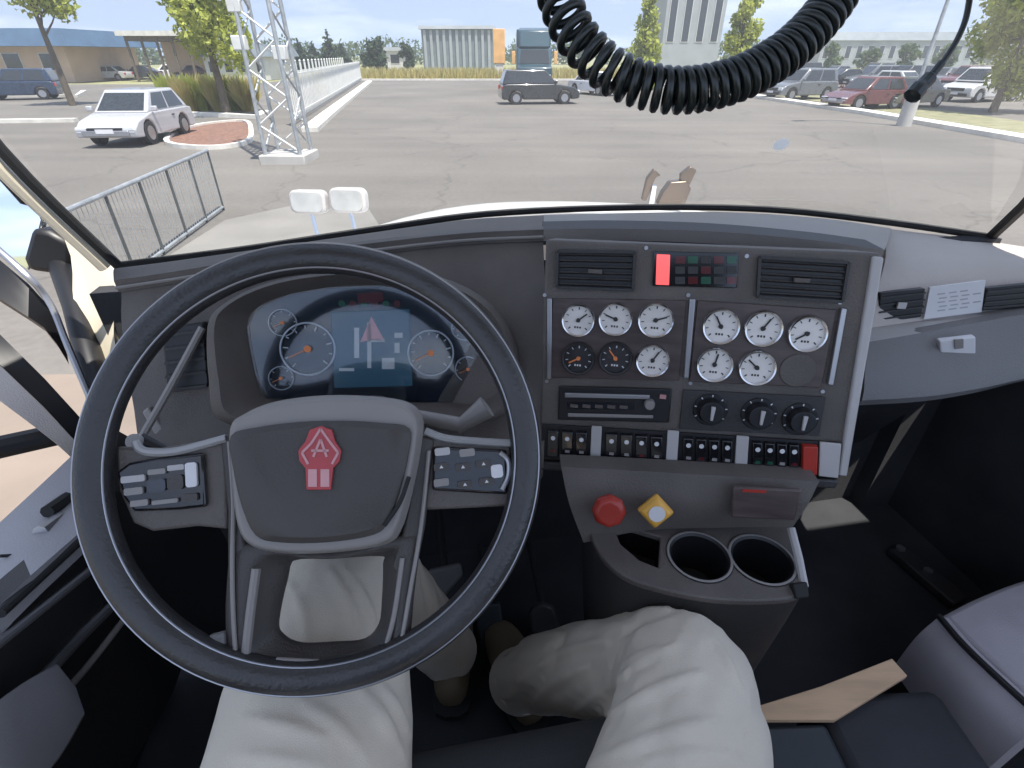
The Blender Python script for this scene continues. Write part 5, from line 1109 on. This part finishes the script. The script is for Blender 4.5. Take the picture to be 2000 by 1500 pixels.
for (x_, y_, rz) in ((-.135, .68, radians(4)), (.012, .64, radians(20))):
    f = ground_frame(EYE.x + x_, EYE.y + y_, rz, EYE.z - 1.20); mb = MB()
    secs = [(-.10, .030, .075), (-.06, .040, .085), (0, .044, .075), (.06, .050, .055), (.11, .047, .042), (.15, .026, .03)]; vs = []; fs = []; m_ = 16
    for (yy, hw_, hh_) in secs:
        for k in range(m_):
            a = 2 * pi * k / m_; vs.append(f.w(hw_ * cos(a), yy, max(0, hh_ * .5 + hh_ * .6 * sin(a)) + .012))
    fs = [(i * m_ + k, i * m_ + (k + 1) % m_, (i + 1) * m_ + (k + 1) % m_, (i + 1) * m_ + k) for i in range(len(secs) - 1) for k in range(m_)] + [tuple(range(m_)), tuple(range(len(vs) - m_, len(vs)))]
    mb.add(vs, fs); s_ = obj('shoe', mb, M['shoe'], person, ang=80); sm_ = s_.modifiers.new('sub', 'SUBSURF'); sm_.levels = 1; sm_.render_levels = 1
    mb = MB(); mb.prism(f, smooth_poly([(-.035, -.10), (.035, -.10), (.042, 0), (.052, .07), (.03, .155), (-.03, .155), (-.052, .07), (-.042, 0)], 3), 0, .016); obj('sole', mb, M['rubber'], s_)

# ================================================================== CORDS
T_ = .43
cpts = [P(1040, -560, .44), P(1058, -260, .43), P(1076, -80, T_), P(1100, 20, T_), P(1142, 92, T_), P(1212, 150, T_), P(1312, 177, T_), P(1420, 162, T_), P(1515, 116, T_), P(1585, 56, T_), P(1640, -20, T_), P(1672, -120, T_), P(1700, -300, .43), P(1720, -560, .45)]
cl_ = catmull(cpts, 60); K = len(cl_); cum = [0]
for i in range(1, K): cum.append(cum[-1] + (cl_[i] - cl_[i - 1]).length)
path = []; ph = 0; prev = 0
N = Vector((0, 1, 0)); ns = 0; step = cum[-1] / 2600; i = 0
for k in range(2600):
    s = k * step
    while cum[i + 1] < s: i += 1
    g = (s - cum[i]) / (cum[i + 1] - cum[i]); p = cl_[i].lerp(cl_[i + 1], g); T = (cl_[i + 1] - cl_[i]).normalized()
    N = (N - T * N.dot(T)).normalized(); B = T.cross(N)
    q = (s / cum[-1]); loose = math.exp(-((q - .33) / .09) ** 2)
    ph += step * 2 * pi / (.0082 + .0040 * loose)
    r = .0145
    path.append(p + (N * cos(ph) + B * sin(ph)) * r)
mb = MB(); mb.tube(path, .0036, 7); cc = obj('coiled_cord', mb, M['cord'], None, ang=180)
tag(cc, 'black coiled radio cord hanging in a loop in front of the windscreen', 'coiled cord')
ac = thing('hanging_cable', 'thin black cable hanging down at the right with a thick dark end', 'cable', P(1790, 180, .8))
mb = MB(); mb.tube(catmull([P(1905, -300, .8), P(1897, -60, .8), P(1890, 20, .8), P(1872, 72, .8), P(1842, 120, .8), P(1815, 152, .8)], 8), .0042, 8); obj('wire', mb, M['cord'], ac)
mb = MB(); mb.tube(catmull([P(1838, 124, .8), P(1815, 152, .8), P(1795, 172, .8), P(1778, 192, .8)], 5), [.006] * 5 + [.0105] * 5 + [.0125] * 5 + [.007], 10); obj('plug', mb, M['cord'], ac)

# light summer haze between the far trees and the truck
hz_ = MB(); hz_.box(WORLD, -420, 420, -60, 420, -1.1, 32); hb = obj('haze', hz_, [], None)
hm = bpy.data.materials.new('haze_air'); hm.use_nodes = True; hm.node_tree.nodes.clear()
ho_ = hm.node_tree.nodes.new('ShaderNodeOutputMaterial'); hv = hm.node_tree.nodes.new('ShaderNodeVolumePrincipled'); hv.inputs['Color'].default_value = (.86, .90, .95, 1); hv.inputs['Density'].default_value = .0012; hv.inputs['Anisotropy'].default_value = .2
hm.node_tree.links.new(hv.outputs[0], ho_.inputs['Volume']); hb.data.materials.append(hm); hb['kind'] = 'stuff'; hb['label'] = 'thin summer haze over the car park'; hb['category'] = 'haze'
